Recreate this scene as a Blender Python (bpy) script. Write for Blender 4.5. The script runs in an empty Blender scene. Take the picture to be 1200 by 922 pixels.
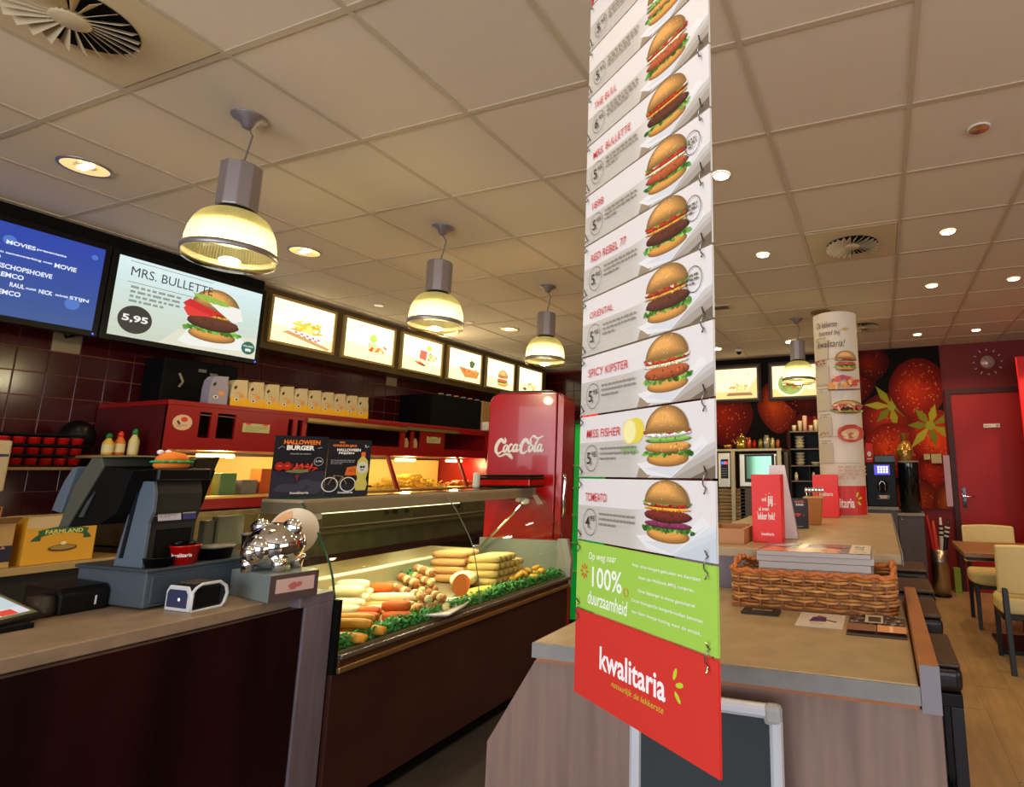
import bpy, bmesh, math, random
from mathutils import Vector, Matrix, Euler
rnd = random.Random(7)
S = bpy.context.scene
C = S.collection
PI = math.pi

# ---------------------------------------------------------------- camera
cam_d = bpy.data.cameras.new('camera'); cam = bpy.data.objects.new('camera', cam_d); C.objects.link(cam)
F, PITCH, ROLL, YAW, CX, CY = 665.855, 0.17411, -0.002659, -0.346135, 786.8, 433.94
_f = Vector((math.sin(YAW)*math.cos(PITCH), math.cos(YAW)*math.cos(PITCH), math.sin(PITCH)))
_r = Vector((math.cos(YAW), -math.sin(YAW), 0)); _u = _r.cross(_f)
_r2 = _r*math.cos(ROLL)+_u*math.sin(ROLL); _u2 = -_r*math.sin(ROLL)+_u*math.cos(ROLL)
M = Matrix((_r2, _u2, -_f)).transposed().to_4x4(); M.translation = (0, 0, 1.38)
cam.matrix_world = M
cam_d.sensor_fit = 'HORIZONTAL'; cam_d.sensor_width = 36; cam_d.lens = F/1200*36
cam_d.shift_x = -(CX-600)/1200; cam_d.shift_y = -(461-CY)/1200
cam_d.clip_start = 0.02
S.camera = cam

# ---------------------------------------------------------------- world, light, exposure
w = bpy.data.worlds.new('world'); S.world = w; w.use_nodes = True
w.node_tree.nodes['Background'].inputs[0].default_value = (0.75, 0.85, 1.0, 1)
w.node_tree.nodes['Background'].inputs[1].default_value = 0.3
def light(kind, loc, power, col, size=0.1, rot=None, size_y=None, spot=None, blend=.5, name='lamp_light'):
    d = bpy.data.lights.new(name, kind); d.energy = power; d.color = col
    if kind == 'AREA':
        d.size = size
        if size_y: d.shape = 'RECTANGLE'; d.size_y = size_y
    else: d.shadow_soft_size = size
    if kind == 'SPOT': d.spot_size = spot or 2.2; d.spot_blend = blend
    o = bpy.data.objects.new(name, d); C.objects.link(o); o.location = loc
    if rot: o.rotation_euler = rot
    return o
# daylight through the shop front behind the camera and on its right
light('AREA', (-0.6, -2.85, 1.55), 185, (0.9, 0.93, 1.0), 5.2, (PI/2, 0, 0), 2.1, name='window_daylight')
light('AREA', (4.3, 0.2, 1.6), 60, (1.0, 0.93, 0.85), 3.6, (PI/2, 0, PI/2), 2.0, name='window_daylight')
S.view_settings.view_transform = 'Standard'; S.view_settings.look = 'None'
S.view_settings.gamma = 1; S.view_settings.use_curve_mapping = False
S.view_settings.exposure = 0.0

# ---------------------------------------------------------------- materials
def lin(c):
    if isinstance(c, str):
        c = c.lstrip('#'); c = tuple(int(c[i:i+2], 16)/255 for i in (0, 2, 4))
    return tuple(x/12.92 if x <= .04045 else ((x+.055)/1.055)**2.4 for x in c)
MC = {}
def mat(name, col, rough=.5, metal=0, emit=0, ecol=None, noise=0, nscale=20, bump=0, bscale=60, coat=0, trans=0, ior=1.45, alpha=1, stretch=None, spec=None):
    if name in MC: return MC[name]
    m = bpy.data.materials.new(name); m.use_nodes = True; nt = m.node_tree; b = nt.nodes['Principled BSDF']
    c = lin(col)
    b.inputs['Base Color'].default_value = (*c, 1); b.inputs['Roughness'].default_value = rough
    b.inputs['Metallic'].default_value = metal; b.inputs['IOR'].default_value = ior
    b.inputs['Coat Weight'].default_value = coat; b.inputs['Transmission Weight'].default_value = trans
    b.inputs['Alpha'].default_value = alpha
    if spec is not None: b.inputs['Specular IOR Level'].default_value = spec
    if emit: b.inputs['Emission Color'].default_value = (*lin(ecol or col), 1); b.inputs['Emission Strength'].default_value = emit
    if noise or bump:
        tc = nt.nodes.new('ShaderNodeTexCoord'); mp = nt.nodes.new('ShaderNodeMapping'); nt.links.new(tc.outputs['Object'], mp.inputs[0])
        if stretch: mp.inputs['Scale'].default_value = stretch
    if noise:
        n = nt.nodes.new('ShaderNodeTexNoise'); n.inputs['Scale'].default_value = nscale; n.inputs['Detail'].default_value = 5
        nt.links.new(mp.outputs[0], n.inputs['Vector'])
        r = nt.nodes.new('ShaderNodeValToRGB'); r.color_ramp.elements[0].position = .3; r.color_ramp.elements[1].position = .7
        r.color_ramp.elements[0].color = (*[x*(1-noise) for x in c], 1); r.color_ramp.elements[1].color = (*[min(1, x*(1+noise)) for x in c], 1)
        nt.links.new(n.outputs['Fac'], r.inputs[0]); nt.links.new(r.outputs[0], b.inputs['Base Color'])
    if bump:
        n2 = nt.nodes.new('ShaderNodeTexNoise'); n2.inputs['Scale'].default_value = bscale; n2.inputs['Detail'].default_value = 3
        nt.links.new(mp.outputs[0], n2.inputs['Vector'])
        bp = nt.nodes.new('ShaderNodeBump'); bp.inputs['Strength'].default_value = bump; bp.inputs['Distance'].default_value = .01
        nt.links.new(n2.outputs['Fac'], bp.inputs['Height']); nt.links.new(bp.outputs[0], b.inputs['Normal'])
    MC[name] = m; return m
def print_mat(name, rough=.5, emit=0, coat=0):
    if name in MC: return MC[name]
    m = bpy.data.materials.new(name); m.use_nodes = True; nt = m.node_tree; b = nt.nodes['Principled BSDF']
    a = nt.nodes.new('ShaderNodeAttribute'); a.attribute_name = 'Col'
    b.inputs['Roughness'].default_value = rough; b.inputs['Coat Weight'].default_value = coat
    if emit:
        b.inputs['Base Color'].default_value = (.02, .02, .02, 1)
        nt.links.new(a.outputs['Color'], b.inputs['Emission Color']); b.inputs['Emission Strength'].default_value = emit
    else:
        nt.links.new(a.outputs['Color'], b.inputs['Base Color']); b.inputs['Specular IOR Level'].default_value = .25 if rough > .7 else .5
    MC[name] = m; return m
def glass_mat(name, tint, fac=.1, rough=.02, col2=None):
    if name in MC: return MC[name]
    m = bpy.data.materials.new(name); m.use_nodes = True; nt = m.node_tree; nt.nodes.remove(nt.nodes['Principled BSDF'])
    out = nt.nodes['Material Output']; t = nt.nodes.new('ShaderNodeBsdfTransparent'); t.inputs[0].default_value = (*lin(tint), 1)
    g = nt.nodes.new('ShaderNodeBsdfGlossy'); g.inputs['Roughness'].default_value = rough
    lw = nt.nodes.new('ShaderNodeLayerWeight'); pw = nt.nodes.new('ShaderNodeMath'); pw.operation = 'POWER'; pw.inputs[1].default_value = 4
    nt.links.new(lw.outputs['Facing'], pw.inputs[0]); fr = nt.nodes.new('ShaderNodeMath'); fr.operation = 'MULTIPLY_ADD'; fr.inputs[1].default_value = .7; fr.inputs[2].default_value = .035
    nt.links.new(pw.outputs[0], fr.inputs[0])
    mx = nt.nodes.new('ShaderNodeMixShader'); nt.links.new(fr.outputs[0], mx.inputs[0]); nt.links.new(t.outputs[0], mx.inputs[1]); nt.links.new(g.outputs[0], mx.inputs[2])
    nt.links.new(mx.outputs[0], out.inputs[0]); MC[name] = m; return m
def shade_mat(name):
    m = bpy.data.materials.new(name); m.use_nodes = True; nt = m.node_tree; nt.nodes.remove(nt.nodes['Principled BSDF']); out = nt.nodes['Material Output']
    t = nt.nodes.new('ShaderNodeBsdfTransparent'); t.inputs[0].default_value = (.95, .93, .8, 1)
    tl = nt.nodes.new('ShaderNodeBsdfTranslucent'); tl.inputs[0].default_value = (.95, .9, .62, 1)
    g = nt.nodes.new('ShaderNodeBsdfGlossy'); g.inputs['Roughness'].default_value = .25; g.inputs[0].default_value = (.9, .9, .85, 1)
    # fine vertical prisms moulded into the acrylic
    tc = nt.nodes.new('ShaderNodeTexCoord'); sp = nt.nodes.new('ShaderNodeSeparateXYZ'); nt.links.new(tc.outputs['Object'], sp.inputs[0])
    at = nt.nodes.new('ShaderNodeMath'); at.operation = 'ARCTAN2'; nt.links.new(sp.outputs[1], at.inputs[0]); nt.links.new(sp.outputs[0], at.inputs[1])
    ml = nt.nodes.new('ShaderNodeMath'); ml.operation = 'MULTIPLY'; ml.inputs[1].default_value = 90; nt.links.new(at.outputs[0], ml.inputs[0])
    sn = nt.nodes.new('ShaderNodeMath'); sn.operation = 'SINE'; nt.links.new(ml.outputs[0], sn.inputs[0])
    bp = nt.nodes.new('ShaderNodeBump'); bp.inputs['Strength'].default_value = .35; bp.inputs['Distance'].default_value = .004
    nt.links.new(sn.outputs[0], bp.inputs['Height'])
    for x in (tl, g): nt.links.new(bp.outputs[0], x.inputs['Normal'])
    m1 = nt.nodes.new('ShaderNodeMixShader'); m1.inputs[0].default_value = .5; nt.links.new(t.outputs[0], m1.inputs[1]); nt.links.new(tl.outputs[0], m1.inputs[2])
    m2 = nt.nodes.new('ShaderNodeMixShader'); m2.inputs[0].default_value = .18; nt.links.new(m1.outputs[0], m2.inputs[1]); nt.links.new(g.outputs[0], m2.inputs[2])
    nt.links.new(m2.outputs[0], out.inputs[0]); MC[name] = m; return m

ceil_m = mat('ceiling_board', '#dccbb6', .9, bump=.15, bscale=220)
rail_m = mat('ceiling_rail_paint', '#c2b096', .6)
vent_m = mat('vent_paint', '#cdb894', .55)
white_m = mat('white_plastic', '#d8d4cc', .4)
black_m = mat('black_plastic', '#0a0a0b', .35, spec=.3)
bmatte = mat('black_matte', '#050505', .7, spec=.2)
chrome = mat('chrome', '#e8e6e4', .04, 1)
steel = mat('brushed_steel', '#b3aa98', .3, 1, noise=.12, nscale=40, stretch=(1, 1, 12))
dsteel = mat('stained_steel', '#827550', .38, .6, noise=.25, nscale=9)
alum = mat('aluminium_lamp', '#a29a9c', .38, .7)
red_gloss = mat('red_gloss', '#b00a08', .22, coat=.3)
red_paint = mat('red_paint', '#a50a0c', .5)
red_print = mat('red_card', '#e2231c', .42)
wine = mat('wine_wall_paint', '#720d0b', .6)
tile_m = mat('wine_wall_tile', '#3d0a0d', .16, noise=.25, nscale=3)
tile_b = mat('beige_wall_tile', '#8c7a5c', .3)
grout = mat('tile_grout', '#7d4632', .85)
laminate = mat('grey_brown_laminate', '#6c6069', .5, noise=.16, nscale=7, stretch=(6, 6, .6))
laminate_w = mat('brown_wood_laminate', '#7a6358', .45, noise=.18, nscale=6, stretch=(7, 7, .5))
stone = mat('stone_laminate_top', '#a38e6c', .4, noise=.14, nscale=14)
stone2 = mat('grey_stone_edge', '#7b7874', .5, noise=.1, nscale=20)
stone_d = mat('brown_stone_top', '#8e7963', .38, noise=.16, nscale=14)
edgew = mat('orange_wood_edge', '#9a5f33', .5, noise=.15, nscale=10)
darkred = mat('dark_red_gloss_panel', '#1f0508', .25, noise=.95, nscale=3.2, stretch=(1, 1.4, .12))  # stretched noise paints red reflection streaks into the panel colour
posg = mat('slate_grey_plastic', '#4a545d', .42)
posd = mat('dark_grey_plastic', '#2b2925', .45, spec=.3)
cream = mat('cream_leather', '#d9c487', .42, bump=.1, bscale=120)
dleather = mat('black_leather', '#120f10', .32, bump=.1, bscale=150)
sheen_leather = mat('leather_top_reflection', '#3c2b20', .35, bump=.1, bscale=150)  # brown puts the warm reflection on the black seats into the colour
floor_m = mat('floor_plank_oak', '#a3835a', .32, noise=.14, nscale=4, stretch=(6, 1, 1))
wood = mat('table_wood', '#8d6136', .35, noise=.2, nscale=6, stretch=(1, 8, 1))
card = mat('cardboard', '#b98f55', .75)
paper = mat('white_paper', '#dedad4', .55)
glass = glass_mat('clear_glass', '#e9f3ee')
glass_e = mat('green_glass_edge', '#1f5a3c', .15, trans=.3)
PR = print_mat('printed_ink', .45)
PRG = print_mat('printed_gloss', .25, coat=.4)

# ---------------------------------------------------------------- builders
def link(o, parent=None):
    C.objects.link(o)
    if parent:
        o.parent = parent
        if parent.type == 'EMPTY': o.matrix_parent_inverse = Matrix.Translation(-Vector(parent.location))
    return o
class MB:
    def __init__(s): s.v = []; s.f = []
    def add(s, v, f):
        n = len(s.v); s.v += [tuple(p) for p in v]; s.f += [tuple(i+n for i in q) for q in f]; return s
    def box(s, x0, x1, y0, y1, z0, z1):
        return s.add([(x, y, z) for z in (z0, z1) for y in (y0, y1) for x in (x0, x1)],
                     [(0, 2, 3, 1), (4, 5, 7, 6), (0, 1, 5, 4), (2, 6, 7, 3), (0, 4, 6, 2), (1, 3, 7, 5)])
    def obox(s, c, ax, ay, az, hx, hy, hz):   # oriented box from centre, axes and half sizes
        c = Vector(c); ax = Vector(ax).normalized()*hx; ay = Vector(ay).normalized()*hy; az = Vector(az).normalized()*hz
        return s.add([c+ax*i+ay*j+az*k for k in (-1, 1) for j in (-1, 1) for i in (-1, 1)],
                     [(0, 2, 3, 1), (4, 5, 7, 6), (0, 1, 5, 4), (2, 6, 7, 3), (0, 4, 6, 2), (1, 3, 7, 5)])
    def ext(s, pts, d):                        # any planar outline pushed along d
        n = len(pts); d = Vector(d); a = [Vector(p) for p in pts]
        return s.add(a+[p+d for p in a], [tuple(range(n))[::-1], tuple(range(n, 2*n))]+[(i, (i+1) % n, n+(i+1) % n, n+i) for i in range(n)])
    def lathe(s, prof, c=(0, 0, 0), n=24, rot=None, sx=1, sy=1, cap=True):
        c = Vector(c); vs = []
        for r, z in prof:
            for i in range(n):
                a = 2*PI*i/n; p = Vector((r*math.cos(a)*sx, r*math.sin(a)*sy, z))
                if rot: p.rotate(rot)
                vs.append(c+p)
        fs = [(j*n+i, j*n+(i+1) % n, (j+1)*n+(i+1) % n, (j+1)*n+i) for j in range(len(prof)-1) for i in range(n)]
        if cap: fs += [tuple(range(n))[::-1], tuple(range((len(prof)-1)*n, len(prof)*n))]
        return s.add(vs, fs)
    def ball(s, c, rx, ry, rz, n=12, m=8, rot=None, jit=0):
        c = Vector(c); vs = []; fs = []
        for j in range(1, m):
            t = PI*j/m
            for i in range(n):
                a = 2*PI*i/n; k = 1+rnd.uniform(-jit, jit)
                p = Vector((rx*math.sin(t)*math.cos(a), ry*math.sin(t)*math.sin(a), rz*math.cos(t)))*k
                if rot: p.rotate(rot)
                vs.append(c+p)
        top = Vector((0, 0, rz)); bot = Vector((0, 0, -rz))
        if rot: top.rotate(rot); bot.rotate(rot)
        vs += [c+top, c+bot]; L = len(vs)
        for j in range(m-2):
            for i in range(n): fs.append((j*n+i, (j+1)*n+i, (j+1)*n+(i+1) % n, j*n+(i+1) % n))
        for i in range(n):
            fs.append((L-2, i, (i+1) % n)); fs.append((L-1, (m-2)*n+(i+1) % n, (m-2)*n+i))
        return s.add(vs, fs)
    def tube(s, pts, r, n=8, closed=False, flat=1):
        P = [Vector(p) for p in pts]; vs = []; fs = []; k = len(P)
        rr = r if isinstance(r, (list, tuple)) else [r]*k
        up = None
        for i, p in enumerate(P):
            if closed: t = (P[(i+1) % k]-P[i-1]).normalized()
            else: t = (P[min(i+1, k-1)]-P[max(i-1, 0)]).normalized()
            if up is None: up = Vector((0, 0, 1)) if abs(t.z) < .9 else Vector((1, 0, 0))
            a = t.cross(up); a = a.normalized() if a.length > 1e-6 else t.orthogonal().normalized(); b = a.cross(t).normalized(); up = b
            for j in range(n):
                q = 2*PI*j/n; vs.append(p+a*math.cos(q)*rr[i]+b*math.sin(q)*rr[i]*flat)
        m = k if closed else k-1
        for i in range(m):
            for j in range(n):
                i2 = (i+1) % k; fs.append((i*n+j, i*n+(j+1) % n, i2*n+(j+1) % n, i2*n+j))
        if not closed: fs += [tuple(range(n))[::-1], tuple(range((k-1)*n, k*n))]
        return s.add(vs, fs)
    def build(s, name, m, parent=None, smooth=False, bev=0, seg=2, sub=0):
        me = bpy.data.meshes.new(name); me.from_pydata(s.v, [], s.f); me.materials.append(m)
        bm = bmesh.new(); bm.from_mesh(me); bmesh.ops.recalc_face_normals(bm, faces=bm.faces); bm.to_mesh(me); bm.free()
        if smooth:
            for p in me.polygons: p.use_smooth = True
        o = bpy.data.objects.new(name, me); link(o, parent)
        if bev:
            b = o.modifiers.new('bevel', 'BEVEL'); b.width = bev; b.segments = seg; b.limit_method = 'ANGLE'; b.angle_limit = .6
            if smooth: o.modifiers.new('wn', 'WEIGHTED_NORMAL')
        if sub: q = o.modifiers.new('sub', 'SUBSURF'); q.levels = q.render_levels = sub
        return o
def B(x0, x1, y0, y1, z0, z1): return MB().box(x0, x1, y0, y1, z0, z1)
def tag(o, label, cat, group=None, kind=None):
    if label: o['label'] = label
    if cat: o['category'] = cat
    if group: o['group'] = group
    if kind: o['kind'] = kind
    return o
def thing(name, label, cat, loc, group=None):
    o = bpy.data.objects.new(name, None); C.objects.link(o); o.location = loc; o.empty_display_size = .1
    return tag(o, label, cat, group)
def struct(o): o['kind'] = 'structure'; return o
def copy_tree(o, parent=None):
    c = o.copy(); C.objects.link(c)
    if parent: c.parent = parent
    for ch in list(o.children): copy_tree(ch, c)
    return c

_txt = {}
def glyphs(t, bold=0, shear=0):
    k = (t, bold, shear)
    if k not in _txt:
        cu = bpy.data.curves.new('t', 'FONT'); cu.body = t; cu.size = 1; cu.offset = bold; cu.shear = shear; cu.resolution_u = 3
        ob = bpy.data.objects.new('t', cu); C.objects.link(ob)
        dg = bpy.context.evaluated_depsgraph_get(); me = bpy.data.meshes.new_from_object(ob.evaluated_get(dg))
        v = [(p.co.x, p.co.y) for p in me.vertices]; f = [tuple(p.vertices) for p in me.polygons]
        bpy.data.objects.remove(ob); bpy.data.curves.remove(cu); bpy.data.meshes.remove(me)
        x0 = min(p[0] for p in v); x1 = max(p[0] for p in v); y0 = min(p[1] for p in v); y1 = max(p[1] for p in v)
        _txt[k] = ([((a-x0)/(x1-x0), (b-y0)/(y1-y0)) for a, b in v], f, (x1-x0)/(y1-y0))
    return _txt[k]
class Pr:
    """flat print: coloured shapes in (u, v), each layer a hair above the last"""
    def __init__(s, step=.0004): s.v = []; s.f = []; s.c = []; s.l = 0; s.step = step
    def poly(s, pts, col, lay=None):
        if lay is None: s.l += 1; lay = s.l
        n = len(s.v); s.v += [(p[0], p[1], lay) for p in pts]; s.f.append(tuple(range(n, n+len(pts)))); s.c.append(lin(col)); return s
    def rect(s, x0, y0, x1, y1, col, nx=1, lay=None):
        if lay is None: s.l += 1; lay = s.l
        for i in range(nx):
            a = x0+(x1-x0)*i/nx; b = x0+(x1-x0)*(i+1)/nx; s.poly([(a, y0), (b, y0), (b, y1), (a, y1)], col, lay)
        return s
    def ell(s, cx, cy, rx, ry, col, n=18, rot=0, jit=0, a0=0, a1=2*PI, lay=None):
        pts = []
        for i in range(n):
            a = a0+(a1-a0)*i/(n-1 if a1-a0 < 6.2 else n); k = 1+rnd.uniform(-jit, jit); x = rx*math.cos(a)*k; y = ry*math.sin(a)*k
            pts.append((cx+x*math.cos(rot)-y*math.sin(rot), cy+x*math.sin(rot)+y*math.cos(rot)))
        return s.poly(pts, col, lay)
    def ring(s, cx, cy, rx, ry, w, col, n=24):
        s.l += 1
        for i in range(n):
            a = 2*PI*i/n; b = 2*PI*(i+1)/n
            s.poly([(cx+rx*math.cos(a), cy+ry*math.sin(a)), (cx+rx*math.cos(b), cy+ry*math.sin(b)), (cx+(rx-w)*math.cos(b), cy+(ry-w)*math.sin(b)), (cx+(rx-w)*math.cos(a), cy+(ry-w)*math.sin(a))], col, s.l)
        return s
    def line(s, pts, w, col):
        s.l += 1; P = [Vector(p) for p in pts]; L = []; R = []
        for i, p in enumerate(P):
            t = (P[min(i+1, len(P)-1)]-P[max(i-1, 0)]).normalized(); n = Vector((-t.y, t.x)); ww = w[i] if isinstance(w, (list, tuple)) else w
            L.append(p+n*ww/2); R.append(p-n*ww/2)
        for i in range(len(P)-1): s.poly([L[i], R[i], R[i+1], L[i+1]], col, s.l)
        return s
    def text(s, t, x, y, w, h, col, bold=0, shear=0, slope=0):
        v, f, asp = glyphs(t, bold, shear)
        if w is None: w = h*asp
        s.l += 1; n = len(s.v); s.v += [(x+a*w, y+b*h+a*w*slope, s.l) for a, b in v]; s.f += [tuple(i+n for i in q) for q in f]; s.c += [lin(col)]*len(f); return s
    def small(s, x, y, w, h, col, rows, slope=0, fill=.5):  # rows of print too small to read, as dashes
        s.l += 1
        for r in range(rows):
            yy = y-h*r; xx = x; end = x+w*(1 if r < rows-1 else rnd.uniform(.35, .8))
            while xx < end:
                ww = min(rnd.uniform(.5, 1.6)*h, end-xx); s.poly([(xx, yy), (xx+ww, yy+slope*ww), (xx+ww, yy+h*fill+slope*ww), (xx, yy+h*fill)], col, s.l); xx += ww+h*.35
        return s
    def build(s, name, parent, fn, m=None):
        me = bpy.data.meshes.new(name); me.from_pydata([fn(a, b, l*s.step) for a, b, l in s.v], [], s.f); me.materials.append(m or PR)
        at = me.color_attributes.new('Col', 'FLOAT_COLOR', 'CORNER'); k = 0; flat = []
        for p, c in zip(me.polygons, s.c): flat += [c[0], c[1], c[2], 1.0]*p.loop_total
        at.data.foreach_set('color', flat)
        o = bpy.data.objects.new(name, me); return link(o, parent)
def plane(O, U, V):
    O = Vector(O); U = Vector(U).normalized(); V = Vector(V).normalized(); N = U.cross(V)
    return lambda a, b, d: O+U*a+V*b+N*(d+.0004)

# ---------------------------------------------------------------- printed pictures
BUN = '#c98d45'; BUN2 = '#e0ad68'
def burger(p, cx, cy, w, h, kind=0):
    """stacked burger: crown bun, fillings, heel bun, salad frill"""
    def mix(c, k): return tuple(max(0, min(1, int(c[i:i+2], 16)/255*k)) for i in (1, 3, 5))
    def specks(n, x0, y0, rx, ry, cols, r):
        p.l += 1; L = p.l
        for _ in range(n):
            a = rnd.uniform(0, 6.28); q = math.sqrt(rnd.random()); p.ell(x0+rx*q*math.cos(a), y0+ry*q*math.sin(a), r*rnd.uniform(.5, 1.3), r*rnd.uniform(.25, .7), rnd.choice(cols), 6, rnd.uniform(0, 3), lay=L)
    f = [(('#4c7a2a', .1), ('#5a2e20', .22), ('#d9a03c', .05), ('#b8351f', .09)), (('#5f8f34', .1), ('#a8532c', .2), ('#e6d2a8', .06), ('#c43a24', .08)),
         (('#6aa53a', .1), ('#c98f48', .15), ('#7fae4a', .09), ('#e9e6dc', .08)), (('#5a9a38', .1), ('#7c3250', .10), ('#6e2a20', .17), ('#eda02e', .05), ('#b3271f', .07))][kind % 4]
    y = cy-h/2
    for q, k in enumerate((.72, .86, 1, 1.1)): p.ell(cx-.012*w*q, y+h*(.12+.012*q), w*(.42-.035*q), h*(.125-.018*q), mix(BUN, k), 24)
    y += h*.18
    p.l += 1; L = p.l
    for k in range(26):
        a = (k/25-.5)*2; p.ell(cx+a*w*.47, y+h*(.03+.05*a*a*0)+rnd.uniform(-.03, .03)*h, w*.05, h*rnd.uniform(.025, .05), mix(rnd.choice(['#4f8a2c', '#6fae3c', '#8fc456', '#3c7024']), rnd.uniform(.8, 1.15)), 8, rnd.uniform(-.8, .8), .25, lay=L)
    for c, t in f[1:]:
        yy = y+h*(t/2+.05); ox = rnd.uniform(-.02, .02)*w
        for q, k in enumerate((.65, .85, 1, 1.12)): p.ell(cx+ox, yy+h*t*.08*q, w*(.46-.012*q), h*t*(.62-.1*q), mix(c, k), 28, jit=.03)
        specks(18, cx+ox, yy, w*.42, h*t*.45, [mix(c, .6), mix(c, 1.35), mix(c, 1.15), mix(c, .75)], w*.022)
        y += h*t
    p.l += 1; L = p.l
    for k in range(12):
        a = (k/11-.5)*2; p.ell(cx+a*w*.42, y+h*.05+rnd.uniform(-.02, .02)*h, w*.06, h*.03, rnd.choice(['#b8281c', '#6fae3c', '#e0d6bc', '#82b848', '#a8401f', '#4f7f2c']), 9, rnd.uniform(-.5, .5), .2, lay=L)
    top = cy+h/2; hh = top-(y+h*.06)
    for q, k in enumerate((.68, .8, .9, 1, 1.08, 1.16)):
        p.ell(cx-.014*w*q, y+h*(.055+.02*q)+hh*.03*q, w*(.44-.05*q), hh*(.97-.12*q), mix('#c8924e', k), 22, a0=0, a1=PI)
    p.ell(cx, y+h*.06, w*.435, h*.03, mix('#c8924e', .7), 18)
    specks(26, cx-.02*w, y+h*.1+hh*.4, w*.3, hh*.4, ['#f0dcb4', '#e8cf9c', '#b98850'], w*.011)
def fries(p, cx, cy, w, h, n=26):
    p.poly([(cx-w*.5, cy-h*.05), (cx+w*.5, cy-h*.3), (cx+w*.4, cy-h*.5), (cx-w*.35, cy-h*.3)], '#f2e6de')
    for i in range(9):
        for j in range(2):
            if (i+j) % 2: x = cx-w*.3+i*w*.075; yy = cy-h*.3+j*h*.09-i*h*.022; p.poly([(x, yy), (x+w*.07, yy-h*.02), (x+w*.07, yy+h*.06), (x, yy+h*.08)], '#d8403a')
    for i in range(n):
        a = rnd.uniform(-1.2, 1.2); x = cx+rnd.uniform(-.32, .32)*w; yy = cy+rnd.uniform(-.12, .32)*h; l = w*.13
        p.line([(x-l*math.cos(a), yy-l*.6*math.sin(a)), (x+l*math.cos(a), yy+l*.6*math.sin(a))], w*.04, rnd.choice(['#e9a63a', '#f3bd55', '#d98d2a', '#f7cf78']))
def blobs(p, cx, cy, w, h, cols, n=16, r=.12):
    for i in range(n): p.ell(cx+rnd.uniform(-.4, .4)*w, cy+rnd.uniform(-.3, .3)*h, w*r*rnd.uniform(.6, 1.2), h*r*rnd.uniform(.7, 1.4), rnd.choice(cols), 10, rnd.uniform(0, 3), .15)
def rays(p, x, y, r, col='#b9d432'):
    for a in (1.15, .25, -.75):
        p.ell(x+r*math.cos(a), y+r*math.sin(a), r*.5, r*.2, col, 12, rot=a)

# ================================================================ THE SETTING
CZ = 2.903
fl = struct(B(-5.2, 4.6, -3.1, 7.95, -.06, -.005).build('floor', mat('floor_base', '#3b3532', .5, noise=.2, nscale=5)))
pk = None; cols = [mat('floor_plank_%s' % n, c, .3, noise=.14, nscale=4, stretch=(6, 1, 1)) for n, c in (('oak', '#a98a60'), ('pale', '#ad8e64'), ('tan', '#a5865c'))]
for i in range(25):
    for j in range(-1, 6):
        x0 = -2.1+i*.2; y0 = .35+j*1.22+(i % 3)*.4; y1 = min(7.65, y0+1.217)
        if x0 < -.2 or y0 > 7.4: continue
        B(x0+.0005, x0+.1995, y0, y1-.0015, -.005, 0).build('floor_plank', rnd.choice(cols), fl)
# ceiling: slab, 60 cm boards in a grid of rails
cl = struct(B(-5.2, 4.6, -3.1, 7.95, 2.93, 3.0).build('ceiling', mat('ceiling_void', '#6b6152', .9)))
GX, GY = -3.386, 1.2
vents = {(-2.486, .9), (-.086, 3.9), (-.086, 6.3)}
tm = B(-.289, .289, -.289, .289, 0, .016).build('ceiling_tile', ceil_m, cl); first = True
for i in range(-3, 12):
    for j in range(-5, 11):
        x = GX+.6*i+.3; y = GY+.6*j+.3
        if any(abs(x-a) < .05 and abs(y-b) < .05 for a, b in vents): continue
        if y > 7.7 or x > 3.2: continue
        o = tm if first else link(tm.copy(), cl); first = False
        o.location = (x, y, 2.908)
for i in range(-2, 13):
    B(GX+.6*i-.0115, GX+.6*i+.0115, -3, 7.9, CZ, 2.93).build('ceiling_rail', rail_m, cl)
for j in range(-6, 12):
    B(-5, 4.5, GY+.6*j-.0115, GY+.6*j+.0115, CZ+.0006, 2.93).build('ceiling_rail', rail_m, cl)
# left wall with its wine tiles
wl = struct(B(-5.1, -4.957, -3.1, 7.8, 0, 2.93).build('wall_left', grout))
TP = .1475
def wall_tiles(parent, fixed, axis, u0, z0, nu, nz, single, odd=()):
    """tiles on a wall: the ones in view as single parts, the rest joined"""
    base = {}; rest = MB()
    for i in range(nu):
        for k in range(nz):
            u = u0+i*TP; z = z0+k*TP
            if axis == 'x': b = (fixed, fixed+.008, u+.003, u+TP-.003, z+.003, z+TP-.003)
            else: b = (u+.003, u+TP-.003, fixed-.008, fixed, z+.003, z+TP-.003)
            if not single(u, z): rest.box(*b); continue
            m = tile_b if (i, k) in odd else tile_m
            if m.name not in base:
                e = (b[1]-b[0], b[3]-b[2], b[5]-b[4])
                base[m.name] = B(0, e[0], 0, e[1], 0, e[2]).build('wall_tile', m, parent, bev=.0015, seg=1); o = base[m.name]
            else: o = link(base[m.name].copy(), parent)
            o.location = (b[0], b[2], b[4])
    if rest.v:
        o = rest.build('wall_tiles', tile_m, parent); o['kind'] = 'stuff'
Y0 = 1.852-8*TP; Z0 = 2.145-8*TP
wall_tiles(wl, -4.957, 'x', Y0, Z0, 47, 13, lambda y, z: 1.2 < z < 2.42 and 1.5 < y < 5.6, {(9, 8), (27, 9)})
wb = struct(B(-5.1, 4.6, 7.65, 7.8, 0, 2.93).build('wall_back', wine))
wall_tiles(wb, 7.65, 'y', -4.94, 2.145-8*TP, 18, 13, lambda x, z: x < -3.1 and z > 2.2)
struct(B(4.5, 4.6, -3.1, 7.8, 0, 2.93).build('wall_right', mat('cream_wall', '#b8a890', .8)))
wf = MB()
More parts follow.
